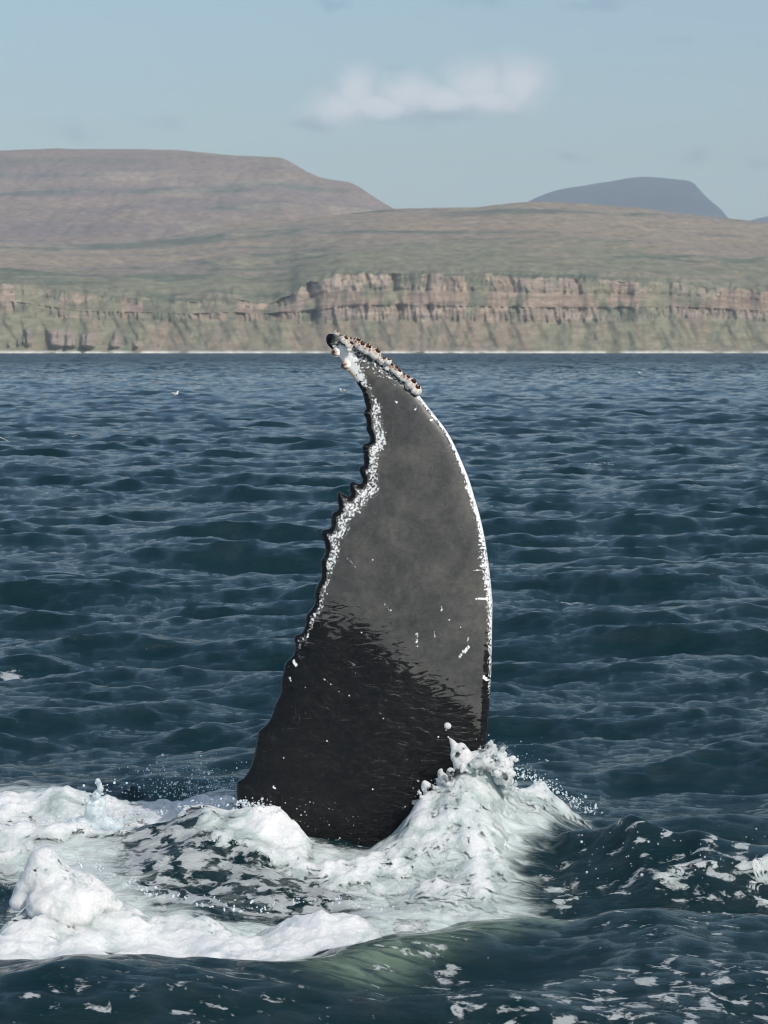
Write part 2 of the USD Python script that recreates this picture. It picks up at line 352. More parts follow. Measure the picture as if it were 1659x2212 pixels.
def sea_material():
    n = {'g': ('geometry', {}), 'a': ('attribute', {'attribute': 'wat'}), 'sep': ('separate_color', {'color_type': 'rgb'}),
         # ripples
         'm1': ('mapping', {'scale': (5.0, 11.0, 6.0), 'rotation': (0, 0, 0.25)}), 'r1': ('noise_texture', {'scale': 1.0, 'detail': 7.0, 'roughness': 0.74, 'distortion': 0.5}),
         'b1': ('bump', {'strength': 0.85, 'distance': 0.05}), 'fr': ('attribute', {'attribute': 'far'}), 'm0': ('mapping', {'scale': (0.45, 0.8, 0.6), 'rotation': (0, 0, 0.25)}), 'r0': ('noise_texture', {'scale': 1.0, 'detail': 6.0, 'roughness': 0.6}), 'b0': ('bump', {'distance': 1.6}),
         # lacy film of foam
         'mf': ('mapping', {'scale': (2.6, 3.4, 3.0)}), 'nf': ('noise_texture', {'scale': 2.6, 'detail': 3.5, 'roughness': 0.55, 'distortion': 0.5}),
         'vf': ('voronoi_texture', {'feature': 'distance_to_edge', 'scale': 9.0}),
         'nfm': ('map_range', {'from_min': 0.25, 'from_max': 0.75, 'to_min': -0.5, 'to_max': 0.5}),
         'vfm': ('map_range', {'from_min': 0.0, 'from_max': 0.25, 'to_min': 0.05, 'to_max': -0.04, 'clamp': True}),
         'fa': ('math', {'math_type': 'add'}), 'fb': ('math', {'math_type': 'add'}),
         'ff': ('map_range', {'range_type': 'smoothstep', 'from_min': 0.50, 'from_max': 0.70, 'to_min': 0.0, 'to_max': 0.72, 'clamp': True}),
         # streaks in the aerated water
         'ms': ('mapping', {'scale': (1.3, 3.2, 2.0)}), 'ns': ('noise_texture', {'scale': 2.0, 'detail': 6.0, 'roughness': 0.6, 'distortion': 1.2}),
         'nsm': ('map_range', {'from_min': 0.3, 'from_max': 0.7, 'to_min': -0.35, 'to_max': 0.35}),
         'ma': ('math', {'math_type': 'add'}), 'mm': ('map_range', {'range_type': 'smoothstep', 'from_min': 0.2, 'from_max': 1.05, 'clamp': True}),
         'mgate': ('math', {'math_type': 'multiply'}), 'msm': ('map_range', {'from_min': 0.05, 'from_max': 0.3, 'clamp': True}),
         'c1': ('mix', {'mix_type': 'mix', 'color1': (0.0020, 0.0160, 0.0190), 'color2': (0.60, 0.67, 0.645)}),
         'c2': ('mix', {'mix_type': 'mix', 'color2': (0.13, 0.185, 0.135)}),
         'gn': ('math', {'math_type': 'multiply'}), 'gnm': ('map_range', {'from_min': 0.36, 'from_max': 0.56, 'clamp': True}),
         'c3': ('mix', {'mix_type': 'mix', 'color2': (0.54, 0.57, 0.575)}),
         'ro': ('map_range', {'from_min': 0.0, 'from_max': 0.85, 'to_min': 0.06, 'to_max': 0.45}), 'f2': ('math', {'math_type': 'multiply'}), 'f3': ('math', {'math_type': 'multiply_add', 'value2': 0.25}),
         'p': ('principled_bsdf', {'ior': 1.333, 'specular_ior_level': 0.5})}
    l = [('a.color', 'sep.color'), ('g.position', 'm1.vector'), ('m1.vector', 'r1.vector'), ('r1.fac', 'b1.height'), ('g.position', 'm0.vector'), ('m0.vector', 'r0.vector'), ('r0.fac', 'b0.height'), ('fr.fac', 'b0.strength'), ('b0.normal', 'b1.normal'),
         ('g.position', 'mf.vector'), ('mf.vector', 'nf.vector'), ('nf.fac', 'nfm.value'), ('mf.vector', 'vf.vector'), ('vf.distance', 'vfm.value'),
         ('nfm.result', 'fa.value1'), ('vfm.result', 'fa.value2'), ('fa.value', 'fb.value1'), ('sep.g', 'fb.value2'), ('fb.value', 'ff.value'),
         ('g.position', 'ms.vector'), ('ms.vector', 'ns.vector'), ('ns.fac', 'nsm.value'), ('nsm.result', 'ma.value1'), ('sep.r', 'ma.value2'), ('ma.value', 'mm.value'),
         ('sep.r', 'msm.value'), ('mm.result', 'mgate.value1'), ('msm.result', 'mgate.value2'),
         ('ns.fac', 'gnm.value'), ('gnm.result', 'gn.value1'), ('sep.b', 'gn.value2'),
         ('mgate.value', 'c1.fac'), ('c1.color', 'c2.color1'), ('gn.value', 'c2.fac'), ('c2.color', 'c3.color1'), ('ff.result', 'c3.fac'),
         ('ff.result', 'ro.value'), ('fr.fac', 'f2.value1'), ('fr.fac', 'f2.value2'), ('f2.value', 'f3.value1'), ('ro.result', 'f3.value3'), ('f3.value', 'p.roughness'), ('c3.color', 'p.base_color'), ('b1.normal', 'p.normal')]
    return usdkit.material(stage, '/World/Looks/sea', n, l, surface='p.BSDF')


sea = obj('sea', (np.stack([X3, Y3, Z3], 1), sea_faces), sea_material(), wat=np.stack([milk, film, green], 1), far=np.repeat(sm(np.hypot(sx, sy), 90, 1100)[:, None], 3, 1))
# far out the grid is too coarse to average: there the normals are the waves' own slopes
nrm = np.array(sea.GetNormalsAttr().Get())
far_i = np.nonzero((np.hypot(sx, sy) > 150) & fine & (np.hypot(sx, sy) < 3500))[0]
zx, zy = np.zeros(len(far_i)), np.zeros(len(far_i))
for i in np.nonzero(LAM > 0.45)[0]:
    g_ = -AMP[i] * WK[i] * np.sin(WK[i] * (KX[i] * sx[far_i] + KY[i] * sy[far_i]) + PH[i])
    zx += g_ * KX[i]; zy += g_ * KY[i]
own = np.stack([-zx, -zy, np.ones(len(far_i))], 1)
w_ = sm(np.hypot(sx, sy)[far_i], 150, 450)[:, None]
own = nrm[far_i] * (1 - w_) + own / np.linalg.norm(own, axis=1, keepdims=True) * w_
nrm[far_i] = own / np.linalg.norm(own, axis=1, keepdims=True)
sea.GetNormalsAttr().Set(Vt.Vec3fArray.FromNumpy(np.ascontiguousarray(nrm, np.float32)))
tag(sea, 'dark blue choppy sea reaching from the foaming foreground to the far shore', None, None, 'structure')

# ------------------------------------------------------------------ land across the water
land_mat = attr_material('land', 0.9, 0.15, fine=(0.07, 0.02, 0.2), fine_amt=0.5)


def mixc(a, b, t):
    return np.asarray(a) * (1 - t[..., None]) + np.asarray(b) * t[..., None]


BROWN, HEATH, GRASS, MOSS, ROCK, RED, BUFF = (0.240, 0.188, 0.130), (0.205, 0.168, 0.135), (0.172, 0.166, 0.110), (0.085, 0.102, 0.070), (0.235, 0.19, 0.155), (0.225, 0.165, 0.125), (0.31, 0.245, 0.175)


def coast():
    p = np.concatenate([np.linspace(-9000, -500, 60), np.linspace(-480, 2150, 900), np.linspace(2170, 11000, 60)])
    ct = curve([(-2000, 600), (-300, 608), (0, 612), (80, 620), (180, 634), (300, 640), (400, 652), (500, 642), (560, 656), (620, 642), (650, 618), (700, 602), (750, 591), (900, 592), (1050, 594), (1200, 600), (1350, 605), (1450, 611), (1560, 621), (1659, 626), (2500, 640)])(p)
    tb = curve([(-2000, 690), (0, 668), (200, 690), (400, 690), (520, 690), (600, 688), (660, 700), (800, 690), (1000, 692), (1200, 694), (1350, 692), (1450, 686), (1659, 692), (2500, 700)])(p)
    sk = curve([(-2000, 480), (-200, 515), (0, 522), (150, 528), (300, 518), (380, 508), (450, 493), (540, 477), (650, 470), (760, 459), (850, 450), (950, 448), (1020, 447), (1080, 440), (1150, 435), (1200, 436), (1300, 442), (1400, 450), (1500, 462), (1659, 478), (1900, 500), (3000, 540)])(p)
    cl = curve([(-2000, .5), (0, .45), (200, .4), (420, .25), (560, .35), (640, .8), (700, 1), (1400, 1), (1600, .7), (1800, .6), (3000, .6)])(p)   # how sheer the cliff is
    Ysh = 2940 + 14 * np.sin(p / 210) + 22 * (meshkit.fbm(np.stack([p / 60, p * 0, p * 0], -1), 4, 3) - 0.5)
    n1, n2, n3, n4 = 10, 40, 90, 150
    rows = []
    Yf, Yt = Ysh + 70 - 15 * cl, Ysh + 105 - 12 * cl
    zf, zt = CAM_H + (HY - tb) * K * Yf, CAM_H + (HY - ct) * K * Yt
    Yk = np.full_like(p, 4600.0)
    zk = CAM_H + (HY - sk) * K * Yk
    ys, zs, band = [], [], []
    for t in np.linspace(0, 1, n1, endpoint=False):
        ys.append(Ysh + t * 8); zs.append(-3 + 4.4 * t + 0.9 * (fbm2(p, p * 0, 1 / 18., 1, 4, 39) - 0.5)); band.append(0 + t)
    for t in np.linspace(0, 1, n2, endpoint=False):
        ys.append(Ysh + 8 + (Yf - Ysh - 8) * t); zs.append(1.4 + (zf - 1.4) * (0.75 * t + 0.25 * t * t)); band.append(1 + t)
    for t in np.linspace(0, 1, n3, endpoint=False):
        step = 0.5 * (t + (np.floor(t * 3) + sm(t * 3 % 1, 0.15, 0.5)) / 3)
        ys.append(Yf + (Yt - Yf) * (1 - (1 - t) * (0.6 + 0.4 * (1 - cl)) - 0.4 * cl * (1 - step))); zs.append(zf + (zt - zf) * t); band.append(2 + t)
    for t in np.linspace(0, 1, n4) ** 1.15:
        ys.append(Yt + (Yk - Yt) * t ** 1.25); zs.append(CAM_H + (HY - (ct + (sk - ct) * (1.12 * t - 0.12 * t * t))) * K * ys[-1]); band.append(3 + t)
    for t in (0.02, 0.06, 0.15, 0.4, 1.0):
        ys.append(Yk + 1500 * t); zs.append(zk - 260 * t); band.append(4 + t)
    Y = np.array(ys); Z = np.array(zs); B = np.array(band)[:, None] * np.ones_like(p)
    P = np.ones_like(B) * p
    X = (P - HX) * K * 2990 * np.where(np.abs(P - HX) < 1400, 1, 1) * (1 + 0.0 * Y)
    X = (P - HX) * K * (2990 + (Y - 2990) * np.exp(-((P - HX) / 3000) ** 2))
    # buttresses and gullies: displace the face towards the sea
    cliff = sm(B, 1.85, 2.1) * (1 - sm(B, 2.95, 3.05))
    talus = sm(B, 1.0, 1.3) * (1 - sm(B, 1.9, 2.1))
    tt = np.clip(B - 2, 0, 1)
    g1 = fbm2(P, Z, 1 / 26.0, 1 / 90.0, 5, 31) - 0.5
    g2 = np.abs(fbm2(P + 0.25 * Z, Z, 1 / 7.0, 1 / 30.0, 4, 32) - 0.5)
    g3 = fbm2(P, Z, 1 / 5.0, 1 / 6.0, 4, 33) - 0.5
    cuts = sum(d * np.exp(-((P - c - 6 * np.sin(tt * 5 + c)) / w) ** 2) for c, w, d in ((672, 9, 30), (668, 16, 12), (855, 8, 22), (925, 6, 14), (1250, 7, 12), (790, 5, 8), (1105, 6, 9), (1340, 6, 8), (600, 22, 24), (520, 14, 16), (420, 12, 10)))
    band_sep = 4 * np.exp(-((tt - 0.62) / 0.10) ** 2) + 3 * np.exp(-((tt - 0.28) / 0.09) ** 2)
    low = tt < 0.3
    Y = Y + cliff * (1 - 0.6 * sm(tt, 0.28, 0.36) * (1 - sm(tt, 0.58, 0.66))) * (15 * g1 - 18 * (g2 - 0.1) * (0.25 + 1.3 * low) + 10 * g3 + 0.6 * cuts + band_sep * cl * 0.8) + talus * (16 * (fbm2(P + 1.1 * Z, Z, 1 / 15., 1 / 30., 4, 34) - 0.5))
    # outcrops near the left shore
    oc = sm(B, 1.1, 1.25) * (1 - sm(B, 1.55, 1.75)) * (1 - sm(P, 420, 520)) * sm(fbm2(P, Z, 1 / 30., 1 / 40., 4, 41), 0.44, 0.6)
    Y = Y - oc * (12 + 34 * (fbm2(P, Z, 1 / 10., 1 / 30., 4, 42) - 0.3))
    hill = sm(B, 3.02, 3.2)
    fade = 1 - 0.75 * sm(B, 3.75, 4.0)
    Z = Z + hill * fade * (30 * (fbm2(X, Y, 1 / 300., 1 / 200., 6, 51) - 0.5) + 14 * (fbm2(X, Y, 1 / 70., 1 / 50., 5, 52) - 0.5))
    Z = Z + sm(B, 2.9, 3.0) * (1 - sm(B, 3.0, 3.15)) * 8 * (fbm2(P, Y, 1 / 14., 1 / 60., 4, 53) - 0.5)
    # colour of the ground itself
    q = fbm2(X, Z, 1 / 260., 1 / 10., 5, 61); q2 = fbm2(X, Z, 1 / 70., 1 / 8., 5, 62); q3 = fbm2(X, Z, 1 / 20., 1 / 12., 4, 63)
    col = mixc(BROWN, HEATH, sm(q, 0.4, 0.6))
    greenness = 0.62 - 0.5 * sm(B, 3.05, 3.8)
    col = mixc(col, GRASS, sm(q2 + greenness - 0.36, 0.42, 0.62))
    col = mixc(col, MOSS, sm(q + 0.5 * (q2 - 0.5), 0.57, 0.66) * 0.8)
    col = mixc(col, BUFF, sm(q2 + 0.3 * (q - .5), 0.63, 0.74) * 0.5)
    rock = mixc(ROCK, RED, sm(fbm2(P, Z, 1 / 120., 1 / 14., 4, 64), 0.42, 0.6) * 0.8)
    rock = mixc(rock, BUFF, sm(q3, 0.5, 0.7) * 0.6)
    rock = mixc(rock, RED, sm(tt, 0.28, 0.38) * (1 - sm(tt, 0.56, 0.66)) * 0.7)
    rock = rock * (0.84 + 0.32 * sm(fbm2(P, Z, 1 / 160., 1 / 3.2, 4, 67), 0.3, 0.7))[..., None]
    veg = sm(fbm2(P, Z, 1 / 38., 1 / 22., 5, 65) + 0.22 * (1 - cl), 0.52, 0.64)
    rock = mixc(rock, mixc(GRASS, MOSS, sm(q3, .4, .6)), veg * 0.8)
    tal = mixc(GRASS, RED, sm(fbm2(P, Z, 1 / 60., 1 / 25., 5, 66) + 0.2 * (sm(P, 600, 700) - sm(P, 1000, 1300)) + 0.02, 0.5, 0.7) * 0.6)
    fan = fbm2(P + 1.1 * Z, Z, 1 / 11., 1 / 40., 5, 68)
    tal = mixc(tal, RED, sm(fan, 0.5, 0.68) * 0.4)
    tal = mixc(tal, MOSS, sm(fbm2(P - 0.9 * Z, Z, 1 / 13., 1 / 26., 5, 69), 0.54, 0.68) * 0.5)
    tal = mixc(tal, ROCK, np.clip(oc * 1.4, 0, 1))
    col = mixc(col, tal, sm(B, 0.95, 1.05) * (1 - sm(B, 1.92 , 2.05)))
    col = mixc(col, rock, sm(B + 0.25 * (q3 - .5), 1.92, 2.05) * (1 - sm(B + 0.02 * (q3 - .5), 2.975, 3.005)))
    beach = (1 - sm(B, 0.96, 1.08))
    col = mixc(col, (0.50, 0.48, 0.44), beach * sm(fbm2(P, Y, 1 / 30., 1 / 10., 4, 40), 0.25, 0.5))
    f = grid_faces(len(Y), len(p))
    o = obj('coastal_hill', (np.stack([X, Y, Z], -1).reshape(-1, 3), f), land_mat, alb=col.reshape(-1, 3))
    tag(o, 'long green and brown heath slope above reddish sea cliffs across the water', None, None, 'structure')


def mountain(name, label, p, top, bot, Y0, Y1, rows, relief, seed, palette, shape=1.0):
    sk = top(p)
    zb, zk = CAM_H + (HY - bot(p)) * K * Y0, CAM_H + (HY - sk) * K * Y1
    ys, zs, B = [], [], []
    for t in np.linspace(0, 1, rows):
        ys.append(np.full_like(p, Y0 + (Y1 - Y0) * t)); zs.append(zb + (zk - zb) * (shape * t + (1 - shape) * t * t)); B.append(t)
    for t in (0.03, 0.1, 0.3, 1.0):
        ys.append(np.full_like(p, Y1 + (Y1 - Y0) * t)); zs.append(zk - (zk + 100) * t); B.append(1 + t)
    Y, Z = np.array(ys), np.array(zs); B = np.array(B)[:, None] * np.ones_like(p); P = np.ones_like(B) * p
    X = (P - HX) * K * Y
    w = sm(B, 0, 0.1) * (1 - 0.85 * sm(B, 0.85, 1.0))
    Z = Z + w * relief * ((fbm2(X, Y, 1 / 500., 1 / 300., 5, seed) - 0.5) + 0.45 * (np.abs(fbm2(X, Z, 1 / 110., 1 / 170., 4, seed + 1) - 0.5) - 0.1))
    o = obj(name, (np.stack([X, Y, Z], -1).reshape(-1, 3), grid_faces(len(Y), len(p))), land_mat, alb=palette(X, Y, Z, B, P).reshape(-1, 3))
    tag(o, label, None, None, 'structure')


def table_palette(X, Y, Z, B, P):
    q = fbm2(X, Z, 1 / 420., 1 / 22., 5, 71); q2 = fbm2(X, Z, 1 / 120., 1 / 30., 5, 72)
    c = mixc((0.205, 0.152, 0.118), (0.172, 0.132, 0.118), sm(q, 0.4, 0.6))
    c = mixc(c, MOSS, sm(q + 0.5 * (q2 - .5), 0.56, 0.68) * 0.75)
    c = mixc(c, BUFF, sm(q2, 0.58, 0.72) * 0.5)
    return mixc(c, (0.19, 0.125, 0.09), sm(B, 0.8, 0.97) * 0.5)


def dark_palette(X, Y, Z, B, P):
    q = fbm2(X, Z, 1 / 600., 1 / 60., 5, 81)
    return mixc((0.012, 0.018, 0.03), (0.025, 0.027, 0.036), sm(q, 0.4, 0.65))


coast()
mountain('table_mountain', 'broad brown flat-topped mountain falling to the right on the left skyline',
         np.concatenate([np.linspace(-6000, -450, 40), np.linspace(-430, 1000, 520)]),
         curve([(-6000, 420), (-2000, 370), (-400, 342), (-100, 333), (0, 329), (120, 325), (250, 323), (370, 325), (480, 333), (560, 337), (605, 341), (625, 349), (645, 361), (670, 374), (700, 385), (730, 391), (752, 394), (775, 404), (800, 421), (830, 440), (852, 452), (900, 478), (1000, 540)]),
         curve([(-6000, 560), (0, 560), (1000, 560)]), 4750., 7200., 170, 95.0, 91, table_palette, 0.75)
mountain('far_mountain', 'distant blue-grey flat-topped mountain with a steep right end on the skyline', np.linspace(1060, 1600, 220),
         curve([(1060, 480), (1100, 455), (1140, 435), (1170, 421), (1210, 409), (1260, 401), (1320, 392), (1365, 384), (1400, 382), (1450, 386), (1488, 390), (1499, 396), (1515, 414), (1540, 438), (1555, 450), (1570, 467), (1600, 500)]),
         curve([(1060, 520), (1600, 520)]), 11500., 13000., 60, 130.0, 95, dark_palette)
mountain('far_mountain', 'distant blue hill just cut by the right edge of the view', np.linspace(1590, 2300, 120),
         curve([(1590, 500), (1615, 479), (1659, 468), (1720, 458), (1800, 452), (2000, 470), (2300, 510)]),
         curve([(1590, 520), (2300, 520)]), 12500., 14000., 30, 90.0, 97, dark_palette)

# ------------------------------------------------------------------ haze over the water and the land
haze = obj('haze', trimesh.creation.box(bounds=[[-17000, -17000, -60], [17000, 17000, 780]]),
           usdkit.material(stage, '/World/Looks/haze', {'v': ('principled_volume', {'color': (0.76, 0.89, 1.0), 'density': 4.6e-5, 'anisotropy': 0.0})}, [], volume='v.volume'), smooth=False)
tag(haze, 'thin blue air between the boat and the mountains', 'haze', None, 'stuff')

# ------------------------------------------------------------------ the whale's flipper
RIGHT = [(734, 722), (744, 727), (756, 740), (782, 756), (810, 773), (832, 792), (854, 808), (877, 827), (896, 845), (908, 857), (927, 882), (947, 907), (964, 929), (980, 957), (997, 996), (1014, 1037), (1025, 1075), (1035, 1108), (1043, 1142), (1049, 1172), (1055, 1215), (1060, 1255), (1063, 1290), (1064, 1300), (1063, 1335), (1063, 1375), (1062, 1417), (1061, 1459), (1059, 1487), (1057, 1530), (1053, 1575), (1048, 1625), (1040, 1690), (1030, 1780), (1015, 1900), (1000, 2080)]


def z1(pts):
    return [(630.4 + .28 * a, 696.8 + .28 * b) for a, b in pts]


def z2(pts):
    return [(630.4 + .28 * a, 1095 + .28 * b) for a, b in pts]


def z3(pts):
    return [(464.5 + .4 * a, 1426.8 + .4 * b) for a, b in pts]


LEFT = z1([(335, 86), (290, 84), (268, 96), (261, 125), (270, 165), (298, 195), (316, 212), (318, 240), (345, 262), (372, 275), (398, 310), (400, 345), (430, 370), (462, 405), (490, 442), (512, 485), (545, 532), (553, 572), (560, 610), (575, 652), (570, 672), (552, 684), (552, 708), (574, 738), (577, 785), (572, 828), (592, 856), (605, 890), (600, 926), (562, 931), (540, 948), (545, 985), (556, 1003), (549, 1040), (558, 1078), (555, 1103), (527, 1107), (513, 1128), (530, 1170), (546, 1200), (540, 1240), (515, 1248), (490, 1230), (457, 1222), (441, 1248), (450, 1290), (456, 1325), (440, 1345), (410, 1330), (372, 1299), (347, 1311), (350, 1360), (361, 1420), (354, 1450), (312, 1464), (301, 1492), (306, 1540), (298, 1590), (238, 1594), (221, 1618), (232, 1660)]) \
    + z2([(257, 280), (259, 330), (246, 385), (222, 403), (223, 450), (232, 490), (226, 550), (197, 600), (177, 640), (176, 690), (182, 722), (166, 770), (122, 820), (106, 842), (107, 890), (97, 940), (74, 978), (32, 985), (14, 1002), (26, 1060), (20, 1120), (0, 1162)]) \
    + z3([(376, 10), (371, 60), (357, 105), (357, 160), (346, 200), (321, 236), (311, 282), (290, 332), (252, 370), (232, 378), (226, 440), (213, 500), (200, 550), (181, 600), (150, 640), (114, 652), (115, 700), (117, 760), (122, 860), (150, 1000), (180, 1150), (230, 1640)])
FS = K * FIN_Y


def smooth_line(pts, step=1.6, sigma=1.5):
    p = np.array(pts, float)
    for _ in range(2):
        q = np.empty((2 * len(p), 2)); q[0] = p[0]; q[-1] = p[-1]
        q[1:-1:2] = 0.75 * p[:-1] + 0.25 * p[1:]; q[2:-1:2] = 0.25 * p[:-1] + 0.75 * p[1:]
        p = q
    s = np.concatenate([[0], np.cumsum(np.linalg.norm(np.diff(p, axis=0), axis=1))])
    t = np.arange(0, s[-1], step)
    p = np.stack([np.interp(t, s, p[:, 0]), np.interp(t, s, p[:, 1])], 1)
    return np.stack([ndimage.gaussian_filter1d(p[:, k], sigma, mode='nearest') for k in (0, 1)], 1)


def bend(z):
    """The blade leans and curls a little as it rises."""
    return 0.05 * np.maximum(z - 1.2, 0) ** 2 / 2 - 0.03 * z


def flipper_shape():
    L, R = smooth_line(LEFT[1:]), smooth_line(RIGHT)
    ring = np.vstack([R, L[::-1]])
    poly = shapely.Polygon(ring).buffer(0)
    pts = [ring]
    for d in (0.5, 1.5, 3.0, 5.0):
        g = poly.buffer(-d)
        for q in getattr(g, 'geoms', [g]):
            s = np.arange(0, q.exterior.length, 1.8)
            pts.append(shapely.get_coordinates(shapely.line_interpolate_point(q.exterior, s)))
    xs, ys = np.meshgrid(np.arange(470, 1080, 2.9), np.arange(700, 2090, 2.5))
    xs[1::2] += 1.45
    inner = poly.buffer(-6.5)
    keep = shapely.contains_xy(inner, xs, ys)
    pts.append(np.stack([xs[keep], ys[keep]], 1))
    P = np.vstack(pts)
    nb = len(ring)
    tri = Delaunay(P).simplices
    c = P[tri].mean(1)
    ar = np.abs(np.cross(P[tri[:, 1]] - P[tri[:, 0]], P[tri[:, 2]] - P[tri[:, 0]]))
    tri = tri[shapely.contains_xy(poly, c[:, 0], c[:, 1]) & (ar > 1e-4)]
    dl, dr = cKDTree(L).query(P)[0], cKDTree(R).query(P)[0]
    d = np.minimum(dl, dr); d[:nb] = 0
    z = CAM_H - (P[:, 1] - HY) * FS
    dm = d * FS
    u = sm(dl / (dl + dr + 1e-6), 0.25, 0.8)
    cc = 0.055 * (1 - u) + 0.26 * u
    Tm = np.interp(P[:, 1], [720, 780, 900, 1200, 1600, 2000], [0.035, 0.05, 0.075, 0.12, 0.17, 0.24])
    th = Tm * (1 - np.exp(-np.sqrt(cc * dm) / Tm * 1.15))
    # low relief of bone and muscle
    xx, zz = (P[:, 0] - HX) * FS, z
    th = th * (1 + 0.10 * (meshkit.fbm(np.stack([xx * 2.0, zz * 1.2, xx * 0], -1), 3, 8) - 0.5) * sm(dm, 0.0, 0.15))
    th[:nb] = 0
    yc = FIN_Y + bend(z)
    X = (P[:, 0] - HX) * K * yc
    Z = CAM_H - (P[:, 1] - HY) * K * yc
    front, back = np.stack([X, yc - th, Z], 1), np.stack([X, yc + th, Z], 1)
    # orient front triangles towards the camera
    t = tri.copy()
    nrm = np.cross(front[t[:, 1]] - front[t[:, 0]], front[t[:, 2]] - front[t[:, 0]])
    flip = nrm[:, 1] > 0
    t[flip] = t[flip][:, ::-1]
    idx = np.arange(len(P)); idx[nb:] += len(P) - nb
    V = np.vstack([front, back[nb:]])
    F = np.vstack([t, idx_back(t, nb, len(P))[:, ::-1]])
    PX = np.vstack([P, P[nb:]]); DL = np.concatenate([dl, dl[nb:]]); DR = np.concatenate([dr, dr[nb:]])
    return V, F, PX, DL, DR


def idx_back(t, nb, n):
    return np.where(t < nb, t, t + n - nb)


def flipper_attrs(PX, dl, dr):
    x, y = PX[:, 0], PX[:, 1]
    n = meshkit.fbm(np.stack([x / 26, y / 26, x * 0], -1), 4, 15)
    # white scarring down the trailing edge
    off = np.interp(y, [700, 745, 770, 815, 840, 870, 1000, 1060, 1120, 1260, 1330, 1405], [10, 8, 0, -2, 14, 16, 13, 14, 15, 12, 10, 9])
    wid = np.interp(y, [700, 745, 770, 815, 845, 880, 940, 1000, 1060, 1120, 1200, 1260, 1330, 1400], [10, 30, 36, 24, 6, 18, 22, 18, 26, 26, 19, 10, 10, 6])
    core = np.interp(y, [735, 750, 815, 830, 850, 880, 1180, 1250, 1330, 1400, 1412], [0.0, 1.1, 1.2, 0.60, 0.32, 0.62, 0.64, 0.46, 0.46, 0.36, 0.0])
    e = dl - off
    W = core * sm(e, -5, 3) * (1 - sm(e, wid * 0.5, wid * 1.35))
    wr = np.interp(y, [740, 850, 880, 1000, 1080, 1160, 1200, 1290, 1340, 1500, 1540], [16, 10, 7, 11, 15, 16, 26, 18, 16, 9, 5])
    cr = np.interp(y, [725, 745, 850, 860, 880, 1150, 1185, 1300, 1360, 1480, 1520], [0.2, 0.5, 0.6, 0.9, 1.0, 1.0, 0.72, 0.85, 0.70, 0.5, 0.0])
    W = W * (0.72 + 0.56 * n)
    W = np.maximum(W, cr * (0.70 + 0.55 * meshkit.fbm(np.stack([x / 9, y / 16, x * 0 + 4], -1), 3, 16)) * (1 - sm(dr, wr * 0.15, wr * 1.15)))
    W = np.maximum(W, 0.42 * (1 - sm(dr, 8, 40)) * (1 - sm(y, 800, 860)) * sm(y, 735, 750))
    # scars and scratches with a place of their own
    def stroke(x0, y0, x1, y1, w, a):
        ax, ay = x1 - x0, y1 - y0
        t = np.clip(((x - x0) * ax + (y - y0) * ay) / (ax * ax + ay * ay + 1e-9), 0, 1)
        d = np.hypot(x - x0 - ax * t, y - y0 - ay * t)
        return a * (1 - sm(d, w * 0.4, w * 1.3))
    for s in ((1028, 1291, 1056, 1291, 3, 1.0), (992, 1415, 1010, 1395, 4, 0.8), (1004, 1051, 1008, 1054, 3, .9), (1020, 1230, 1042, 1230, 1.5, 0.7), (900, 1364, 898, 1390, 3, 0.55), (937, 1360, 939, 1374, 1.5, 0.6), (953, 1305, 953, 1318, 1.8, .65), (1044, 1460, 1050, 1466, 4, .9), (1012, 1370, 1008, 1384, 2, .7),
              (898, 881, 896, 885, 2.2, .9), (931, 907, 935, 904, 2.5, .9), (856, 868, 856, 868, 3, .9), (752, 1205, 768, 1222, 1.2, .5), (828, 1300, 848, 1320, 1.3, .5), (693, 1460, 716, 1476, 1.3, .45), (745, 1425, 770, 1450, 1.3, .4), (636, 1428, 640, 1434, 4, .8), (626, 1462, 630, 1468, 3, .7), (591, 1695, 596, 1700, 3, .6), (1010, 1060, 1012, 1064, 2, .8)):
        W = np.maximum(W, stroke(*s))
    # rings left by lost barnacles
    for cx, cy, r in ((788, 772, 8), (838, 800, 7)):
        d = np.hypot(x - cx, y - cy)
        W = np.maximum(W, 0.9 * np.exp(-((d - r) / 2.0) ** 2) * (y > cy - 2))
    W = np.where((y < 747) & (x < 748), np.minimum(W, 0.32), W)
    # wet lower part
    line = np.interp(x, [500, 640, 690, 760, 830, 900, 960, 1010, 1036, 1046, 1064], [1440, 1395, 1335, 1340, 1390, 1450, 1490, 1525, 1560, 1400, 1385])
    D = np.clip(0.5 + (y - line) / 190.0, 0, 1)
    D = np.where(dl < 16, np.maximum(D, 0.75 * (1 - sm(dl, 8, 16))), D)
    yellow = (1 - sm(dl, 2, 9)) * sm(y, 770, 790) * (1 - sm(y, 812, 824)) * 0.9
    return np.stack([W, D, yellow], 1)


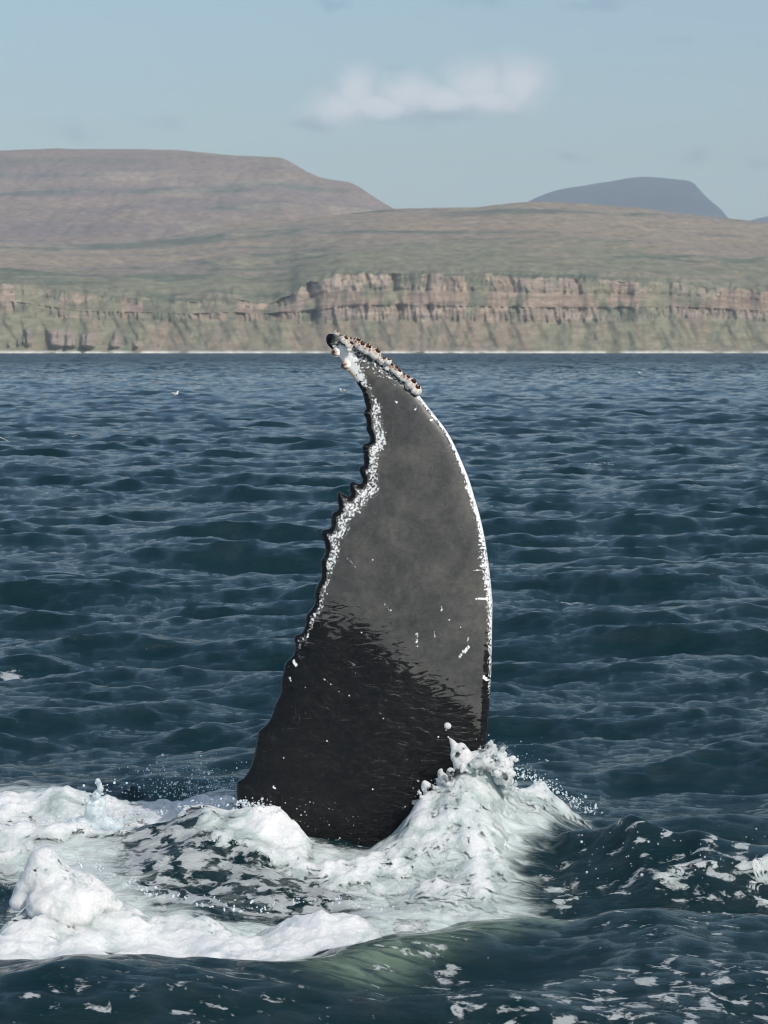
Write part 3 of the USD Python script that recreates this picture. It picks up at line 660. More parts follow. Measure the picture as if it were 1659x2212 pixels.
def skin_material():
    n = {'g': ('geometry', {}), 'a': ('attribute', {'attribute': 'skin'}), 'sep': ('separate_color', {'color_type': 'rgb'}),
         'n1': ('noise_texture', {'scale': 60.0, 'detail': 3.0, 'roughness': 0.7}), 'n1m': ('map_range', {'from_min': 0.25, 'from_max': 0.75, 'to_min': -0.8, 'to_max': 0.8}),
         'wa': ('math', {'math_type': 'add'}), 'wf': ('map_range', {'range_type': 'smoothstep', 'from_min': 0.40, 'from_max': 0.74, 'clamp': True}),
         'wg': ('map_range', {'from_min': 0.04, 'from_max': 0.2, 'clamp': True}), 'wm': ('math', {'math_type': 'multiply'}),
         # wet and dry
         'mw': ('mapping', {'scale': (6.0, 6.0, 19.0)}), 'n2': ('noise_texture', {'scale': 1.0, 'detail': 6.0, 'roughness': 0.62, 'distortion': 2.2}),
         'n2m': ('map_range', {'from_min': 0.25, 'from_max': 0.75, 'to_min': -0.42, 'to_max': 0.42}),
         'da': ('math', {'math_type': 'add'}), 'df': ('map_range', {'range_type': 'smoothstep', 'from_min': 0.46, 'from_max': 0.56, 'clamp': True}),
         # mottling of the dry skin
         'n3': ('noise_texture', {'scale': 3.2, 'detail': 8.0, 'roughness': 0.68, 'distortion': 0.4}), 'r3': ('rgb_ramp', {'ramp': [(0.28, (0.038, 0.039, 0.042)), (0.5, (0.068, 0.068, 0.066)), (0.72, (0.115, 0.109, 0.097))]}),
         'n4': ('noise_texture', {'scale': 14.0, 'detail': 6.0, 'roughness': 0.75}), 'r4': ('rgb_ramp', {'ramp': [(0.35, (0.003, 0.0032, 0.0037)), (0.6, (0.007, 0.007, 0.007)), (0.75, (0.024, 0.022, 0.020))]}),
         'c1': ('mix', {'mix_type': 'mix'}),
         'n5': ('noise_texture', {'scale': 24.0, 'detail': 8.0, 'roughness': 0.75}), 'r5': ('map_range', {'from_min': 0.3, 'from_max': 0.7, 'to_min': 0.72, 'to_max': 1.28}), 'c0': ('vector_math', {'math_type': 'scale'}),
         'ms': ('mapping', {'scale': (7.0, 7.0, 95.0), 'rotation': (0.0, 0.75, 0.0)}), 'n6': ('noise_texture', {'scale': 1.0, 'detail': 4.0, 'roughness': 0.6}), 'ms2': ('mapping', {'scale': (120.0, 8.0, 5.0), 'rotation': (0.0, 0.1, 0.0)}), 'n7': ('noise_texture', {'scale': 1.0, 'detail': 3.0, 'roughness': 0.6}),
         'sx': ('math', {'math_type': 'maximum'}), 'st': ('map_range', {'from_min': 0.68, 'from_max': 0.80, 'to_min': 0.0, 'to_max': 0.5, 'clamp': True}), 'cs': ('mix', {'mix_type': 'mix', 'color2': (0.20, 0.20, 0.20)}),
         # pin-prick white spots
         'vo': ('voronoi_texture', {'scale': 13.0, 'randomness': 1.0}), 'vs': ('separate_color', {'color_type': 'rgb'}), 'vt': ('math', {'math_type': 'greater_than', 'value2': 0.80}),
         'vd': ('map_range', {'from_min': 0.05, 'from_max': 0.085, 'to_min': 1.0, 'to_max': 0.0, 'clamp': True}), 'vm': ('math', {'math_type': 'multiply'}),
         'wx': ('math', {'math_type': 'maximum'}),
         'wc': ('mix', {'mix_type': 'mix', 'color1': (0.82, 0.83, 0.83), 'color2': (0.62, 0.42, 0.17)}),
         'c2': ('mix', {'mix_type': 'mix'}),
         'ro': ('map_range', {'from_min': 0.0, 'from_max': 1.0, 'to_min': 0.36, 'to_max': 0.14}),
         # running water film: ripples
         'mb': ('mapping', {'scale': (13.0, 13.0, 24.0)}), 'nb': ('noise_texture', {'scale': 0.9, 'detail': 6.0, 'roughness': 0.62, 'distortion': 1.6}),
         'bs': ('map_range', {'from_min': 0.0, 'from_max': 1.0, 'to_min': 0.12, 'to_max': 0.5}),
         'b': ('bump', {'distance': 0.022}),
         'p': ('principled_bsdf', {'specular_ior_level': 0.30})}
    l = [('a.color', 'sep.color'), ('g.position', 'n1.vector'), ('n1.fac', 'n1m.value'), ('n1m.result', 'wa.value1'), ('sep.r', 'wa.value2'), ('wa.value', 'wf.value'), ('sep.r', 'wg.value'), ('wf.result', 'wm.value1'), ('wg.result', 'wm.value2'),
         ('g.position', 'mw.vector'), ('mw.vector', 'n2.vector'), ('n2.fac', 'n2m.value'), ('n2m.result', 'da.value1'), ('sep.g', 'da.value2'), ('da.value', 'df.value'),
         ('g.position', 'n3.vector'), ('n3.fac', 'r3.fac'), ('g.position', 'n4.vector'), ('n4.fac', 'r4.fac'), ('df.result', 'c1.fac'), ('g.position', 'n5.vector'), ('n5.fac', 'r5.value'), ('r3.color', 'c0.vector1'), ('r5.result', 'c0.scale'), ('c0.vector', 'c1.color1'), ('r4.color', 'c1.color2'), ('g.position', 'ms.vector'), ('ms.vector', 'n6.vector'), ('g.position', 'ms2.vector'), ('ms2.vector', 'n7.vector'), ('n6.fac', 'sx.value1'), ('n7.fac', 'sx.value2'), ('sx.value', 'st.value'), ('st.result', 'cs.fac'), ('c1.color', 'cs.color1'),
         ('g.position', 'vo.vector'), ('vo.color', 'vs.color'), ('vs.r', 'vt.value1'), ('vo.distance', 'vd.value'), ('vd.result', 'vm.value1'), ('vt.value', 'vm.value2'),
         ('wm.value', 'wx.value1'), ('vm.value', 'wx.value2'), ('sep.b', 'wc.fac'), ('cs.color', 'c2.color1'), ('wc.color', 'c2.color2'), ('wx.value', 'c2.fac'), ('c2.color', 'p.base_color'),
         ('df.result', 'ro.value'), ('ro.result', 'p.roughness'), ('g.position', 'mb.vector'), ('mb.vector', 'nb.vector'), ('nb.fac', 'b.height'), ('df.result', 'bs.value'), ('bs.result', 'b.strength'), ('b.normal', 'p.normal')]
    return usdkit.material(stage, '/World/Looks/whale_skin', n, l, surface='p.BSDF')


whale = UsdGeom.Xform.Define(stage, numbered('/World', 'humpback_whale'))
tag(whale, 'raised dark grey humpback whale flipper with knobbly white-scarred edges standing out of the foam', 'whale')
WP = str(whale.GetPath())
V, F, PX, DL, DR = flipper_shape()
flip = obj('flipper', (V, F), skin_material(), WP, skin=flipper_attrs(PX, DL, DR))

# barnacles: a ribbed shell with the dark mouth of plates inside
shell_mat = attr_material('barnacle_shell', 0.55, 0.4, bump_scale=160, bump_strength=0.4, bump_dist=0.004)
mouth_mat = attr_material('barnacle_mouth', 0.45, 0.5, bump_scale=180, bump_strength=0.5, bump_dist=0.004)


def barnacle(center, axis, size, brown, rnd):
    n = 48
    th = np.linspace(0, 2 * math.pi, n, endpoint=False)
    prof = np.array([(0.55, -0.25), (0.92, 0.0), (1.05, 0.30), (1.02, 0.62), (0.88, 0.95), (0.70, 1.18), (0.58, 1.22), (0.50, 1.05), (0.46, 0.75), (0.0, 0.6)])
    ph = rnd.uniform(0, 6)
    rows, cols = [], []
    ribs = 0.86 + 0.16 * np.abs(np.cos(3 * th + ph)) + 0.03 * np.cos(24 * th)
    teeth = 0.10 * np.abs(np.sin(3 * th + ph)) + 0.06 * rnd.standard_normal(n).cumsum() / 6
    streak = np.abs(np.sin(3 * th + ph)) ** 3 * 0.5 + 0.5 * rnd.uniform(0, 1, n)
    for i, (r, h) in enumerate(prof):
        k = ribs if i < 9 else np.ones(n)
        rr = r * k * (1 if i < 9 else 0.02)
        rows.append(np.stack([rr * np.cos(th), rr * np.sin(th), np.full(n, h) - (teeth * (h > 0.9) if i < 7 else 0)], 1))
        b = np.clip(sm(h, 0.35, 1.15) * 1.15 * (0.2 + streak) * brown, 0, 1) if i < 6 else np.full(n, 0.35 if i == 6 else 1.0)
        c = mixc((0.84, 0.81, 0.75), (0.20, 0.085, 0.03), b)
        if i >= 7:
            c = np.tile((0.05, 0.022, 0.012), (n, 1))
        cols.append(c)
    v = np.vstack(rows) * size
    f = grid_faces(len(prof), n, wrap=True)
    a = np.array(axis, float); a /= np.linalg.norm(a)
    t = np.cross(a, [0.3, 0.2, 0.9]); t /= np.linalg.norm(t)
    M = np.stack([t, np.cross(a, t), a], 1)
    s = obj('barnacle', (v @ M.T + center, f), shell_mat, str(flip.GetPath()), alb=np.vstack(cols))
    return s, M


def barnacle_mouths(spots, rnd):
    return


def barnacle_plates(center, M, size, rnd):
    parts, cols = [], []
    for k in range(5):
        c = trimesh.creation.icosphere(1, 1.0)
        p = c.vertices * [0.20, 0.14, 0.5] * rnd.uniform(0.75, 1.15)
        ang = k * 1.257 + rnd.uniform(-.3, .3)
        p[:, 0] += 0.25 * np.sign(p[:, 2]) * np.abs(p[:, 2])
        R = np.array([[math.cos(ang), -math.sin(ang), 0], [math.sin(ang), math.cos(ang), 0], [0, 0, 1]])
        p = p @ R.T + [0.22 * math.cos(ang), 0.22 * math.sin(ang), 1.0 + rnd.uniform(-.05, .2)]
        parts.append(trimesh.Trimesh(p, c.faces, process=False))
        cols.append(np.tile(np.array((0.075, 0.03, 0.014)) * rnd.uniform(0.5, 1.6), (len(p), 1)))
    m = trimesh.util.concatenate(parts)
    obj('mouth_plates', (np.array(m.vertices) * size @ M.T + center, np.array(m.faces)), mouth_mat, str(flip.GetPath()), alb=np.vstack(cols))


brng = np.random.default_rng(5)
tree_R = smooth_line(RIGHT)
BARN = [(346, 78, .5, 1.2), (408, 130, 1.0, .7), (452, 128, .62, 1.1), (478, 135, .6, 1.1), (508, 152, .85, 1.4), (446, 172, .7, .7), (538, 180, 1.0, .8), (583, 205, 1.1, 1.0), (645, 240, 1.0, .8), (698, 288, .9, .8), (743, 298, .9, .5), (765, 335, .75, 1.5), (795, 362, .8, 1.3), (822, 385, .95, .3), (862, 425, .7, 1.3), (886, 432, .75, 1.3), (925, 470, .95, .6), (961, 518, .95, .35),
        (338, 232, .75, .9), (418, 330, .85, 1.6)]
for zx, zy, s, b in list(BARN[2:18]):      # small ones crowding in between
    if brng.uniform() < 0.8:
        BARN.append((zx + brng.normal(-14, 12), zy + brng.normal(16, 10), brng.uniform(0.32, 0.6), brng.uniform(0.3, 1.3)))
for zx, zy, s, b in BARN:
    px, py = 630.4 + .28 * zx, 696.8 + .28 * zy
    left = zx < 430 and zy > 215
    if left:
        ax = np.array([-0.75, -0.65, -0.05])
    else:
        d = tree_R - (px, py)
        i = int(np.argmin((d ** 2).sum(1)))
        tg = tree_R[min(i + 4, len(tree_R) - 1)] - tree_R[max(i - 4, 0)]
        ax = np.array([-tg[1] * -1, 0, tg[0]]) / np.linalg.norm(tg)
        ax = np.array([abs(ax[0]), -0.62, abs(ax[2]) * 1.15])
    ax = ax + brng.normal(0, 0.15, 3)
    ax /= np.linalg.norm(ax)
    size = 0.037 * s * brng.uniform(0.75, 1.2)
    Yb = FIN_Y + bend(2.9) - 0.028 - 0.01 * brng.uniform()
    X, Z = at_depth(px, py, Yb)
    c = np.array([X, Yb, Z]) - ax * size * 0.55
    _, M = barnacle(c, ax, size, b, brng)
    barnacle_plates(c, M, size, brng)

# ------------------------------------------------------------------ foam: thick white water heaped on the sea
def foam_material(name, lace):
    n = {'g': ('geometry', {}), 'n': ('noise_texture', {'scale': 22.0, 'detail': 8.0, 'roughness': 0.78}), 'b': ('bump', {'strength': 0.75, 'distance': 0.035}),
         'n2': ('noise_texture', {'scale': 3.2, 'detail': 7.0, 'roughness': 0.62, 'distortion': 0.8}), 'p': ('principled_bsdf', {'roughness': 0.42, 'specular_ior_level': 0.35, 'subsurface_weight': 0.4, 'subsurface_radius': (0.7, 0.95, 1.0), 'subsurface_scale': 0.04})}
    l = [('g.position', 'n.vector'), ('n.fac', 'b.height'), ('b.normal', 'p.normal'), ('g.position', 'n2.vector')]
    if not lace:
        n['r'] = ('rgb_ramp', {'ramp': [(0.30, (0.60, 0.65, 0.65)), (0.5, (0.78, 0.80, 0.80)), (0.62, (0.84, 0.85, 0.85))]})
        l += [('n2.fac', 'r.fac'), ('r.color', 'p.base_color')]
        return usdkit.material(stage, '/World/Looks/' + name, n, l, surface='p.BSDF')
    n.update({'n8': ('noise_texture', {'scale': 70.0, 'detail': 4.0, 'roughness': 0.7}), 'm8': ('map_range', {'from_min': 0.3, 'from_max': 0.7, 'to_min': 0.84, 'to_max': 1.08}), 'k8': ('vector_math', {'math_type': 'scale'}),
              'a': ('attribute', {'attribute': 'thick'}), 'sep': ('separate_color', {'color_type': 'rgb'}),
              'm2': ('map_range', {'from_min': 0.25, 'from_max': 0.75, 'to_min': -0.45, 'to_max': 0.45}), 'ad': ('math', {'math_type': 'add'}),
              'r': ('rgb_ramp', {'ramp': [(0.0, (0.42, 0.49, 0.475)), (0.18, (0.60, 0.655, 0.645)), (0.40, (0.78, 0.80, 0.80)), (0.7, (0.87, 0.875, 0.875))]}),
              'n3': ('noise_texture', {'scale': 9.0, 'detail': 9.0, 'roughness': 0.74, 'distortion': 0.7}), 'm3': ('map_range', {'from_min': 0.25, 'from_max': 0.75, 'to_min': -0.62, 'to_max': 0.62}),
              'ae': ('math', {'math_type': 'add'}), 'al': ('map_range', {'range_type': 'smoothstep', 'from_min': -0.05, 'from_max': 0.13, 'clamp': True}),
              't': ('transparent_bsdf', {}), 'mx': ('mix_closure', {})})
    l += [('a.color', 'sep.color'), ('n2.fac', 'm2.value'), ('sep.r', 'ad.value1'), ('m2.result', 'ad.value2'), ('ad.value', 'r.fac'), ('g.position', 'n8.vector'), ('n8.fac', 'm8.value'), ('r.color', 'k8.vector1'), ('m8.result', 'k8.scale'), ('k8.vector', 'p.base_color'),
          ('g.position', 'n3.vector'), ('n3.fac', 'm3.value'), ('sep.r', 'ae.value1'), ('m3.result', 'ae.value2'), ('ae.value', 'al.value'), ('al.result', 'mx.fac'), ('t.BSDF', 'mx.closure1'), ('p.BSDF', 'mx.closure2')]
    return usdkit.material(stage, '/World/Looks/' + name, n, l, surface='mx.closure')


foam_mat, lace_mat = foam_material('foam', False), foam_material('foam_lace', True)


def foam_sheet():
    s = 0.0135
    x = np.arange(-3.3, 3.0, s); y = np.arange(17.0, 25.6, s)
    X, Y = np.meshgrid(x, y)
    sh = X.shape
    xf, yf = X.ravel(), Y.ravel()
    pot = look_up(FOAM, xf, yf)
    big = fbm2(xf, yf, 2.2, 2.6, 4, 101) - 0.5
    mid = fbm2(xf, yf, 7.0, 8.0, 4, 102) - 0.5
    fine_ = fbm2(xf, yf, 24.0, 24.0, 3, 103) - 0.5
    p = pot + 0.8 * big * sm(pot, 0.1, 0.4) + 0.45 * mid + 0.12 * fine_ - 0.50
    streak = fbm2(xf, yf, 8.0, 2.2, 4, 106) - 0.5
    p = p + 0.55 * streak
    p = np.where(pot < 0.08, -1, p)
    bill = 1 - np.abs(2 * fbm2(xf, yf, 3.6, 4.2, 2, 104) - 1)
    bill2 = 1 - np.abs(2 * fbm2(xf, yf, 10., 11., 3, 105) - 1)
    t = np.clip(p, -0.12, 0.6)
    thick = np.where(t < 0, 0.25 * t, 0.07 * t * (0.3 + 1.4 * bill ** 1.5 + 0.30 * bill2 * sm(t, 0.05, 0.3)) + 0.012 * fine_ * sm(t, 0.0, 0.2))
    wx, wy, wz = sea_at(xf, yf, spacing)
    V = np.stack([wx, wy, wz + thick + 0.002], 1)
    f = grid_faces(*sh)
    keep = (p[f] > -0.16).all(1)
    # nothing of it under the flipper itself
    f = f[keep]
    lab, inv = np.unique(f, return_inverse=True)
    return V[lab], inv.reshape(-1, 3), (xf[lab], yf[lab]), p[lab]


FV, FF, FXY, FP = foam_sheet()
# split the sheet into the masses one sees
cen_y = FXY[1][FF].mean(1); cen_x = FXY[0][FF].mean(1)
group_of = np.where(cen_y > 22.9, 2, np.where((cen_x > 1.35) & (cen_y < 21.2), 3, np.where((cen_y < 19.35) & (cen_x < 0.75), 0, 1)))
def blobby(balls, cell, seed, rough=0.25, freq=14.0):
    """One smooth skin round soft balls (x, y, z, radius): drops that have run together."""
    b = np.array(balls, float)
    lo, hi = (b[:, :3] - 1.6 * b[:, 3:]).min(0), (b[:, :3] + 1.6 * b[:, 3:]).max(0)
    n = np.ceil((hi - lo) / cell).astype(int) + 2
    ax = [lo[k] + cell * np.arange(n[k]) for k in range(3)]
    F_ = np.zeros(n)
    for x, y, z, r in b:
        sl, dd = [], []
        for k, c in enumerate((x, y, z)):
            i0, i1 = np.searchsorted(ax[k], (c - 2.3 * r, c + 2.3 * r))
            sl.append(slice(i0, i1)); dd.append((ax[k][i0:i1] - c) ** 2)
        d2 = dd[0][:, None, None] + dd[1][None, :, None] + dd[2][None, None, :]
        F_[tuple(sl)] += np.exp(-0.9 * d2 / (r * r))
    P_ = np.stack(np.meshgrid(*ax, indexing='ij'), -1)
    F_ = F_ - 0.42 + rough * 2 * (meshkit.fbm(P_ * freq, 3, seed) - 0.5) * np.minimum(F_, 1)
    table = F_.tolist()
    nx, ny, nz = (int(q) - 2 for q in n)
    l0, l1, l2 = map(float, lo)

    def f(x, y, z):
        u, v, w = (x - l0) / cell, (y - l1) / cell, (z - l2) / cell
        i, j, k = int(u), int(v), int(w)
        if u < 0 or v < 0 or w < 0 or i > nx or j > ny or k > nz:
            return -1.0
        u -= i; v -= j; w -= k
        a, b_ = table[i], table[i + 1]
        def q(t):
            p0, p1 = t[j], t[j + 1]
            return (p0[k] * (1 - w) + p0[k + 1] * w) * (1 - v) + (p1[k] * (1 - w) + p1[k + 1] * w) * v
        return q(a) * (1 - u) + q(b_) * u
    m = manifold3d.Manifold.level_set(f, [*(lo - cell), *(hi + cell)], cell, 0).to_mesh()
    return np.array(m.vert_properties[:, :3]), np.array(m.tri_verts)


LB = []
for px, py, Y, r in [(90, 1858, 18.6, .052), (102, 1872, 18.6, .066), (84, 1880, 18.6, .066), (66, 1898, 18.58, .052), (52, 1918, 18.56, .045), (42, 1938, 18.55, .045), (36, 1954, 18.52, .036), (112, 1892, 18.6, .075), (128, 1912, 18.6, .07), (98, 1905, 18.58, .085), (158, 1908, 18.6, .06), (182, 1914, 18.6, .065), (205, 1928, 18.6, .06), (228, 1942, 18.6, .055), (105, 1930, 18.55, .09), (140, 1945, 18.5, .10), (190, 1950, 18.5, .09), (120, 1965, 18.4, .10), (165, 1980, 18.4, .10), (96, 1846, 18.6, .034), (250, 1958, 18.55, .05), (80, 1960, 18.42, .06)]:
    LB.append(((px - HX) * K * Y, Y, CAM_H - (py - HY) * K * Y, r))
LV, LF = blobby(LB, 0.010, 3, 0.62, 15.0)
FOAM_NAMES = {0: 'thick white breaking foam ridge at the front left of the flipper', 1: 'white churned foam heaped around the base of the flipper', 2: 'bluish shaded foam behind the flipper on the left', 3: 'broken foam scattered over the dark wave on the right'}
for gnum in range(4):
    f = FF[group_of == gnum]
    if not len(f):
        continue
    lab, inv = np.unique(f, return_inverse=True)
    v, f, th = FV[lab], inv.reshape(-1, 3), FP[lab]
    if gnum == 0:
        f = np.vstack([f, LF + len(v)]); v = np.vstack([v, LV]); th = np.concatenate([th, 0.45 + 0.9 * (meshkit.fbm(LV * 9.0, 3, 44) - 0.5)])
    o = obj('foam', (v, f), lace_mat, thick=np.repeat(th[:, None], 3, 1))
    tag(o, FOAM_NAMES[gnum], 'foam', None, 'stuff')

# ------------------------------------------------------------------ splashes and spray
water_mat = usdkit.material(stage, '/World/Looks/splash_water', {'p': ('principled_bsdf', {'base_color': (0.80, 0.86, 0.88), 'roughness': 0.12, 'specular_ior_level': 0.6, 'transmission_weight': 0.55, 'ior': 1.33})}, [], surface='p.BSDF')
srng = np.random.default_rng(17)
ICO, ICO2 = trimesh.creation.icosphere(1, 1.0), trimesh.creation.icosphere(2, 1.0)


class Drops:
    def __init__(self):
        self.v, self.f, self.n = [], [], 0

    def add(self, c, r, stretch=1.0, ico=ICO, axis=None):
        v = ico.vertices * r
        if axis is not None:
            a = np.asarray(axis, float); a = a / np.linalg.norm(a)
            v = v + np.outer(v @ a, a) * (stretch - 1)
        self.v.append(v + c); self.f.append(ico.faces + self.n); self.n += len(v)

    def string(self, pts, r0, r1):
        """A thin rope of water, drawn as a chain of swelling beads joined into a tube."""
        p = np.array(pts, float)
        t = np.linspace(0, 1, 24)
        k = np.linspace(0, 1, len(p))
        c = np.stack([np.interp(t, k, p[:, j]) for j in range(3)], 1)
        c = ndimage.gaussian_filter1d(c, 1.2, axis=0, mode='nearest')
        r = (r0 + (r1 - r0) * t) * (1 + 0.25 * np.sin(t * 23 + c[0, 0] * 40))
        a = np.linspace(0, 2 * math.pi, 8, endpoint=False)
        ring = np.stack([np.cos(a), 0 * a, np.sin(a)], 1)
        d = np.gradient(c, axis=0); d /= np.linalg.norm(d, axis=1, keepdims=True) + 1e-9
        v = []
        for i in range(24):
            u = np.cross(d[i], [0, 1, 0.01]); u /= np.linalg.norm(u) + 1e-9
            w = np.cross(d[i], u)
            v.append(c[i] + r[i] * (np.cos(a)[:, None] * u + np.sin(a)[:, None] * w))
        self.v.append(np.vstack(v)); self.f.append(grid_faces(24, 8, wrap=True) + self.n); self.n += 24 * 8
        self.add(c[-1], r[-1] * 1.3)

    def mesh(self):
        return np.vstack(self.v), np.vstack(self.f)


def W3(px, py, Y):
    X, Z = at_depth(px, py, Y)
    return np.array([X, Y, Z])


# crown thrown up at the leading edge
s = Drops()
balls = []
for i in range(520):
    t = srng.uniform(0, 1)
    px = np.interp(t, [0, .2, .45, .6, .8, 1], [905, 950, 1005, 1052, 1080, 1100]) + srng.normal(0, 8)
    py = np.interp(t, [0, .2, .45, .6, .8, 1], [1740, 1706, 1664, 1634, 1655, 1692]) + srng.normal(8, 11)
    balls.append((*W3(px, py, 21.5 + srng.uniform(-.12, .15)), min(srng.lognormal(-4.45, 0.4), 0.03)))
for x0, y0, x1, y1, r0, r1 in ((1000, 1660, 970, 1592, .035, .010), (1008, 1665, 998, 1612, .045, .022), (1050, 1640, 1070, 1606, .035, .012), (1062, 1640, 1090, 1628, .03, .010), (1075, 1655, 1106, 1650, .03, .010), (1080, 1665, 1108, 1672, .03, .012), (1078, 1675, 1098, 1692, .03, .010), (1040, 1640, 1046, 1612, .03, .010), (960, 1690, 950, 1662, .024, .008), (1070, 1630, 1092, 1606, .022, .007), (1056, 1622, 1060, 1600, .020, .007), (1090, 1645, 1114, 1636, .020, .007), (1090, 1672, 1100, 1690, .02, .014), (930, 1712, 915, 1690, .03, .010), (1020, 1650, 1030, 1628, .03, .012)):
    for q in np.linspace(0, 1, 14):
        balls.append((*W3(x0 + (x1 - x0) * q + 3 * math.sin(q * 9 + x0), y0 + (y1 - y0) * q, 21.5 - 0.03 * q), (r0 + (r1 - r0) * q) * (1 + 0.25 * math.sin(q * 17 + y0))))
bv, bf = blobby(balls, 0.0085, 23, 0.40, 26.0)
s.v.append(bv); s.f.append(bf); s.n += len(bv)
for i in range(260):
    t = srng.uniform(0, 1)
    px = np.interp(t, [0, .2, .45, .6, .8, 1], [905, 950, 1005, 1052, 1085, 1105]) + srng.normal(0, 12)
    py = np.interp(t, [0, .2, .45, .6, .8, 1], [1730, 1695, 1652, 1620, 1645, 1685]) + srng.normal(0, 14)
    s.add(W3(px, py, 21.5 + srng.uniform(-.12, .15)), srng.lognormal(-5.6, 0.45), srng.uniform(1, 2.2), ICO, srng.normal(0, 1, 3))
sv, sf = s.mesh()
tag(obj('splash', (sv, sf), lace_mat, thick=np.repeat((0.20 + 1.5 * (meshkit.fbm(sv * 16.0, 3, 52) - 0.5))[:, None], 3, 1)), 'white splash thrown up at the right edge of the flipper base', 'splash', None, 'stuff')
# left spout
s = Drops()
balls = []
for x0, y0, x1, y1, r0, r1 in ((203, 1785, 206, 1720, .042, .022), (206, 1720, 218, 1704, .020, .013), (218, 1704, 211, 1686, .012, .014), (214, 1785, 222, 1728, .038, .014), (194, 1785, 190, 1738, .034, .012), (230, 1785, 236, 1760, .034, .012), (178, 1785, 170, 1768, .03, .012), (160, 1785, 152, 1776, .03, .014), (250, 1785, 262, 1772, .03, .012), (208, 1750, 226, 1742, .02, .010), (200, 1740, 184, 1728, .018, .008)):
    for q in np.linspace(0, 1, 12):
        balls.append((*W3(x0 + (x1 - x0) * q, y0 + (y1 - y0) * q, 22.6 + .03 * math.sin(7 * q + x0)), (r0 + (r1 - r0) * q) * (1 + 0.2 * math.sin(q * 15 + x0))))
bv, bf = blobby(balls, 0.008, 29, 0.45, 30.0)
s.v.append(bv); s.f.append(bf); s.n += len(bv)
for i in range(60):
    s.add(W3(srng.normal(212, 20), srng.uniform(1690, 1775), 22.6 + srng.normal(0, .1)), srng.lognormal(-5.2, .4))
tag(obj('splash', s.mesh(), water_mat), 'thin glassy water spout rising from the foam left of the flipper', 'splash', None, 'stuff')
# rim of drops at the left of the base
s = Drops()
for i in range(330):
    t = srng.uniform(0, 1)
    px = np.interp(t, [0, .3, .6, .8, 1], [512, 565, 607, 632, 668]) + srng.normal(0, 7)
    py = np.interp(t, [0, .3, .6, .8, 1], [1738, 1742, 1765, 1800, 1832]) + srng.normal(2, 8)
    s.add(W3(px, py, 21.55 + srng.uniform(-.1, .05)), srng.lognormal(-5.15, 0.45), srng.uniform(1, 1.6), ICO, srng.normal(0, 1, 3))
tag(obj('splash', s.mesh(), water_mat), 'curl of glittering drops along the left foot of the flipper', 'splash', None, 'stuff')
# fine spray in the air
s = Drops()
for i in range(520):
    px, py = srng.normal(420, 85), 1722 - abs(srng.normal(0, 34))
    s.add(W3(px, py, 23.9 + srng.normal(0, .3)), srng.lognormal(-5.75, 0.45))
for i in range(60):
    s.add(W3(srng.uniform(640, 780), srng.uniform(1730, 1840), 21.5), srng.lognormal(-5.9, .4))
for i in range(90):
    s.add(W3(srng.normal(1100, 40), srng.normal(1655, 28), 21.6 + srng.normal(0, .2)), srng.lognormal(-5.6, .4))
for i in range(60):
    s.add(W3(srng.uniform(1250, 1659), srng.uniform(1790, 1900), 20.0 + srng.normal(0, .2)), srng.lognormal(-5.5, .4))
for i in range(900):
    k = srng.integers(0, 3)
    if k == 0:
        t = srng.uniform(0, 1); px = -10 + 860 * t; py = np.interp(px, [-10, 60, 100, 200, 320, 420, 560, 640, 700, 860], [1930, 1890, 1835, 1880, 1935, 1955, 1975, 1955, 1950, 1975]); Yd = 18.45
    elif k == 1:
        px = srng.uniform(0, 600); py = np.interp(px, [0, 115, 190, 340, 420, 600], [1790, 1778, 1792, 1768, 1740, 1755]); Yd = 21.3
    else:
        px = srng.uniform(1090, 1290); py = np.interp(px, [1090, 1160, 1240, 1290], [1670, 1690, 1740, 1760]); Yd = 22.0
    s.add(W3(px + srng.normal(0, 10), py - abs(srng.normal(-4, 10)), Yd + srng.uniform(-.1, .1)), srng.lognormal(-5.85, .5), srng.uniform(1, 2.4), ICO, srng.normal(0, 1, 3))
tag(obj('spray', s.mesh(), water_mat), 'fine white spray drops flying over the water around the flipper', 'spray', None, 'stuff')
# the one big drop in front of the flipper
d = Drops()
d.add(W3(967, 1568, 21.5), 0.023, 1.08, ICO2, (1, 0, -.4)); d.add(W3(964, 1577, 21.5), 0.006)
tag(obj('water_drop', d.mesh(), foam_mat), 'single large white water drop in the air before the right side of the flipper', 'water drop')
d = Drops()
d.add(W3(1115, 1642, 21.5), 0.013, 1.5, ICO2, (1, 0, .6))
tag(obj('water_drop', d.mesh(), foam_mat), 'small white water drop flying free to the right of the splash', 'water drop')

# ------------------------------------------------------------------ seabirds
bird_mat = attr_material('feathers', 0.7, 0.3)


def ellip(c, r, sub=2):
    m = trimesh.creation.icosphere(sub, 1.0)
    return np.array(m.vertices) * r + c, np.array(m.faces)


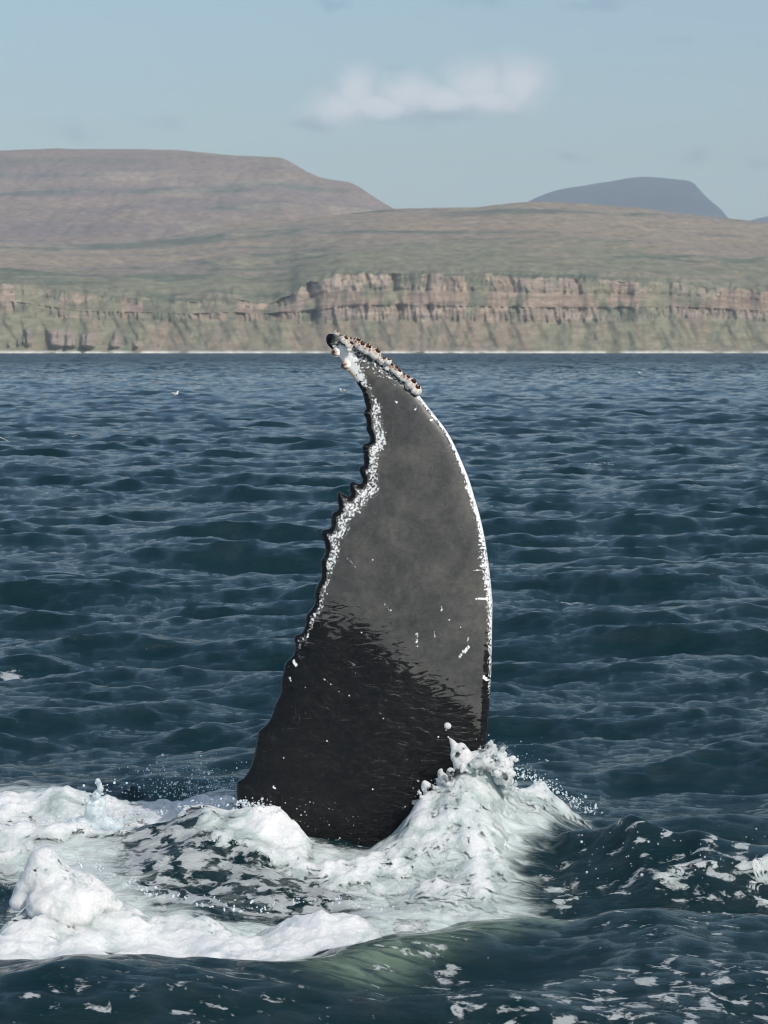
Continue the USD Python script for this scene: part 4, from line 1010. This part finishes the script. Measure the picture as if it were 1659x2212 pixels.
def floating_bird(px, py, label, yaw):
    X, Y = on_plane(px, py)
    path = numbered('/World', 'seabird')
    x = UsdGeom.Xform.Define(stage, path)
    x.AddTranslateOp().Set(Gf.Vec3d(float(X), float(Y), 0.12)); x.AddRotateZOp().Set(yaw)
    tag(x, label, 'bird', 'seabirds resting on the water')
    def part(n, v, f, c):
        obj(n, (v, f), bird_mat, path, alb=np.tile(c, (len(v), 1)))
    v, f = ellip((0, 0, 0.06), (0.24, 0.10, 0.10))
    v[:, 2] += 0.5 * np.maximum(-v[:, 0] - 0.1, 0)
    v[:, 1] *= 1 - 0.6 * sm(-v[:, 0], 0.05, 0.25)
    part('body', v, f, (0.72, 0.72, 0.70))
    v, f = ellip((0.22, 0, 0.22), (0.065, 0.05, 0.055))
    n, nf = ellip((0.18, 0, 0.15), (0.06, 0.045, 0.09))
    part('head', np.vstack([v, n]), np.vstack([f, nf + len(v)]), (0.75, 0.75, 0.73))
    for sgn in (-1, 1):
        v, f = ellip((-0.06, 0.075 * sgn, 0.10), (0.22, 0.03, 0.06))
        part('wing', v, f, (0.35, 0.35, 0.35))
    v, f = ellip((0.30, 0, 0.21), (0.035, 0.012, 0.014), 1)
    part('beak', v, f, (0.45, 0.30, 0.08))


floating_bird(740, 850, 'small white seabird on the water just left of the flipper tip', 150.)
floating_bird(378, 856, 'small white seabird floating on the water left of the flipper, below the hills', 20.)
floating_bird(1383, 808, 'small white seabird floating far out on the right near the shore', 200.)


def gliding_bird(px, py, Y, label):
    """A gull skimming the water, wings spread across the view."""
    path = numbered('/World', 'seabird')
    x = UsdGeom.Xform.Define(stage, path)
    X, Z = at_depth(px, py, Y)
    x.AddTranslateOp().Set(Gf.Vec3d(float(X), Y, float(Z))); x.AddRotateZOp().Set(8.0)
    tag(x, label, 'bird')
    def part(n, v, f, c):
        obj(n, (v, f), bird_mat, path, alb=np.tile(c, (len(v), 1)))
    v, f = ellip((0, 0, 0), (0.07, 0.21, 0.065))
    part('body', v, f, (0.70, 0.68, 0.64))
    v, f = ellip((0, -0.21, 0.03), (0.045, 0.06, 0.045))
    part('head', v, f, (0.72, 0.70, 0.66))
    v, f = ellip((0, -0.28, 0.02), (0.012, 0.035, 0.012), 1)
    part('beak', v, f, (0.40, 0.28, 0.08))
    v, f = ellip((0, 0.24, 0.0), (0.07, 0.10, 0.012), 1)
    part('tail', v, f, (0.66, 0.62, 0.56))
    for sgn in (-1, 1):
        t = np.linspace(0, 1, 14); a = np.linspace(0, 2 * math.pi, 12, endpoint=False)
        span = 0.04 + 0.52 * t
        chord = 0.075 * (1 - 0.75 * t ** 1.6) + 0.006
        lift = 0.10 * np.sin(t * math.pi * 0.62) - 0.16 * t ** 2
        back = 0.12 * t ** 2
        V_ = np.stack([sgn * (span[:, None] + 0 * a), back[:, None] + chord[:, None] * np.cos(a), lift[:, None] + 0.16 * chord[:, None] * np.sin(a)], -1).reshape(-1, 3)
        part('wing', V_, grid_faces(14, 12, wrap=True), (0.56, 0.50, 0.44))


gliding_bird(-46, 948, 58.0, 'beige seabird gliding low over the water, only its wing tip inside the left edge')
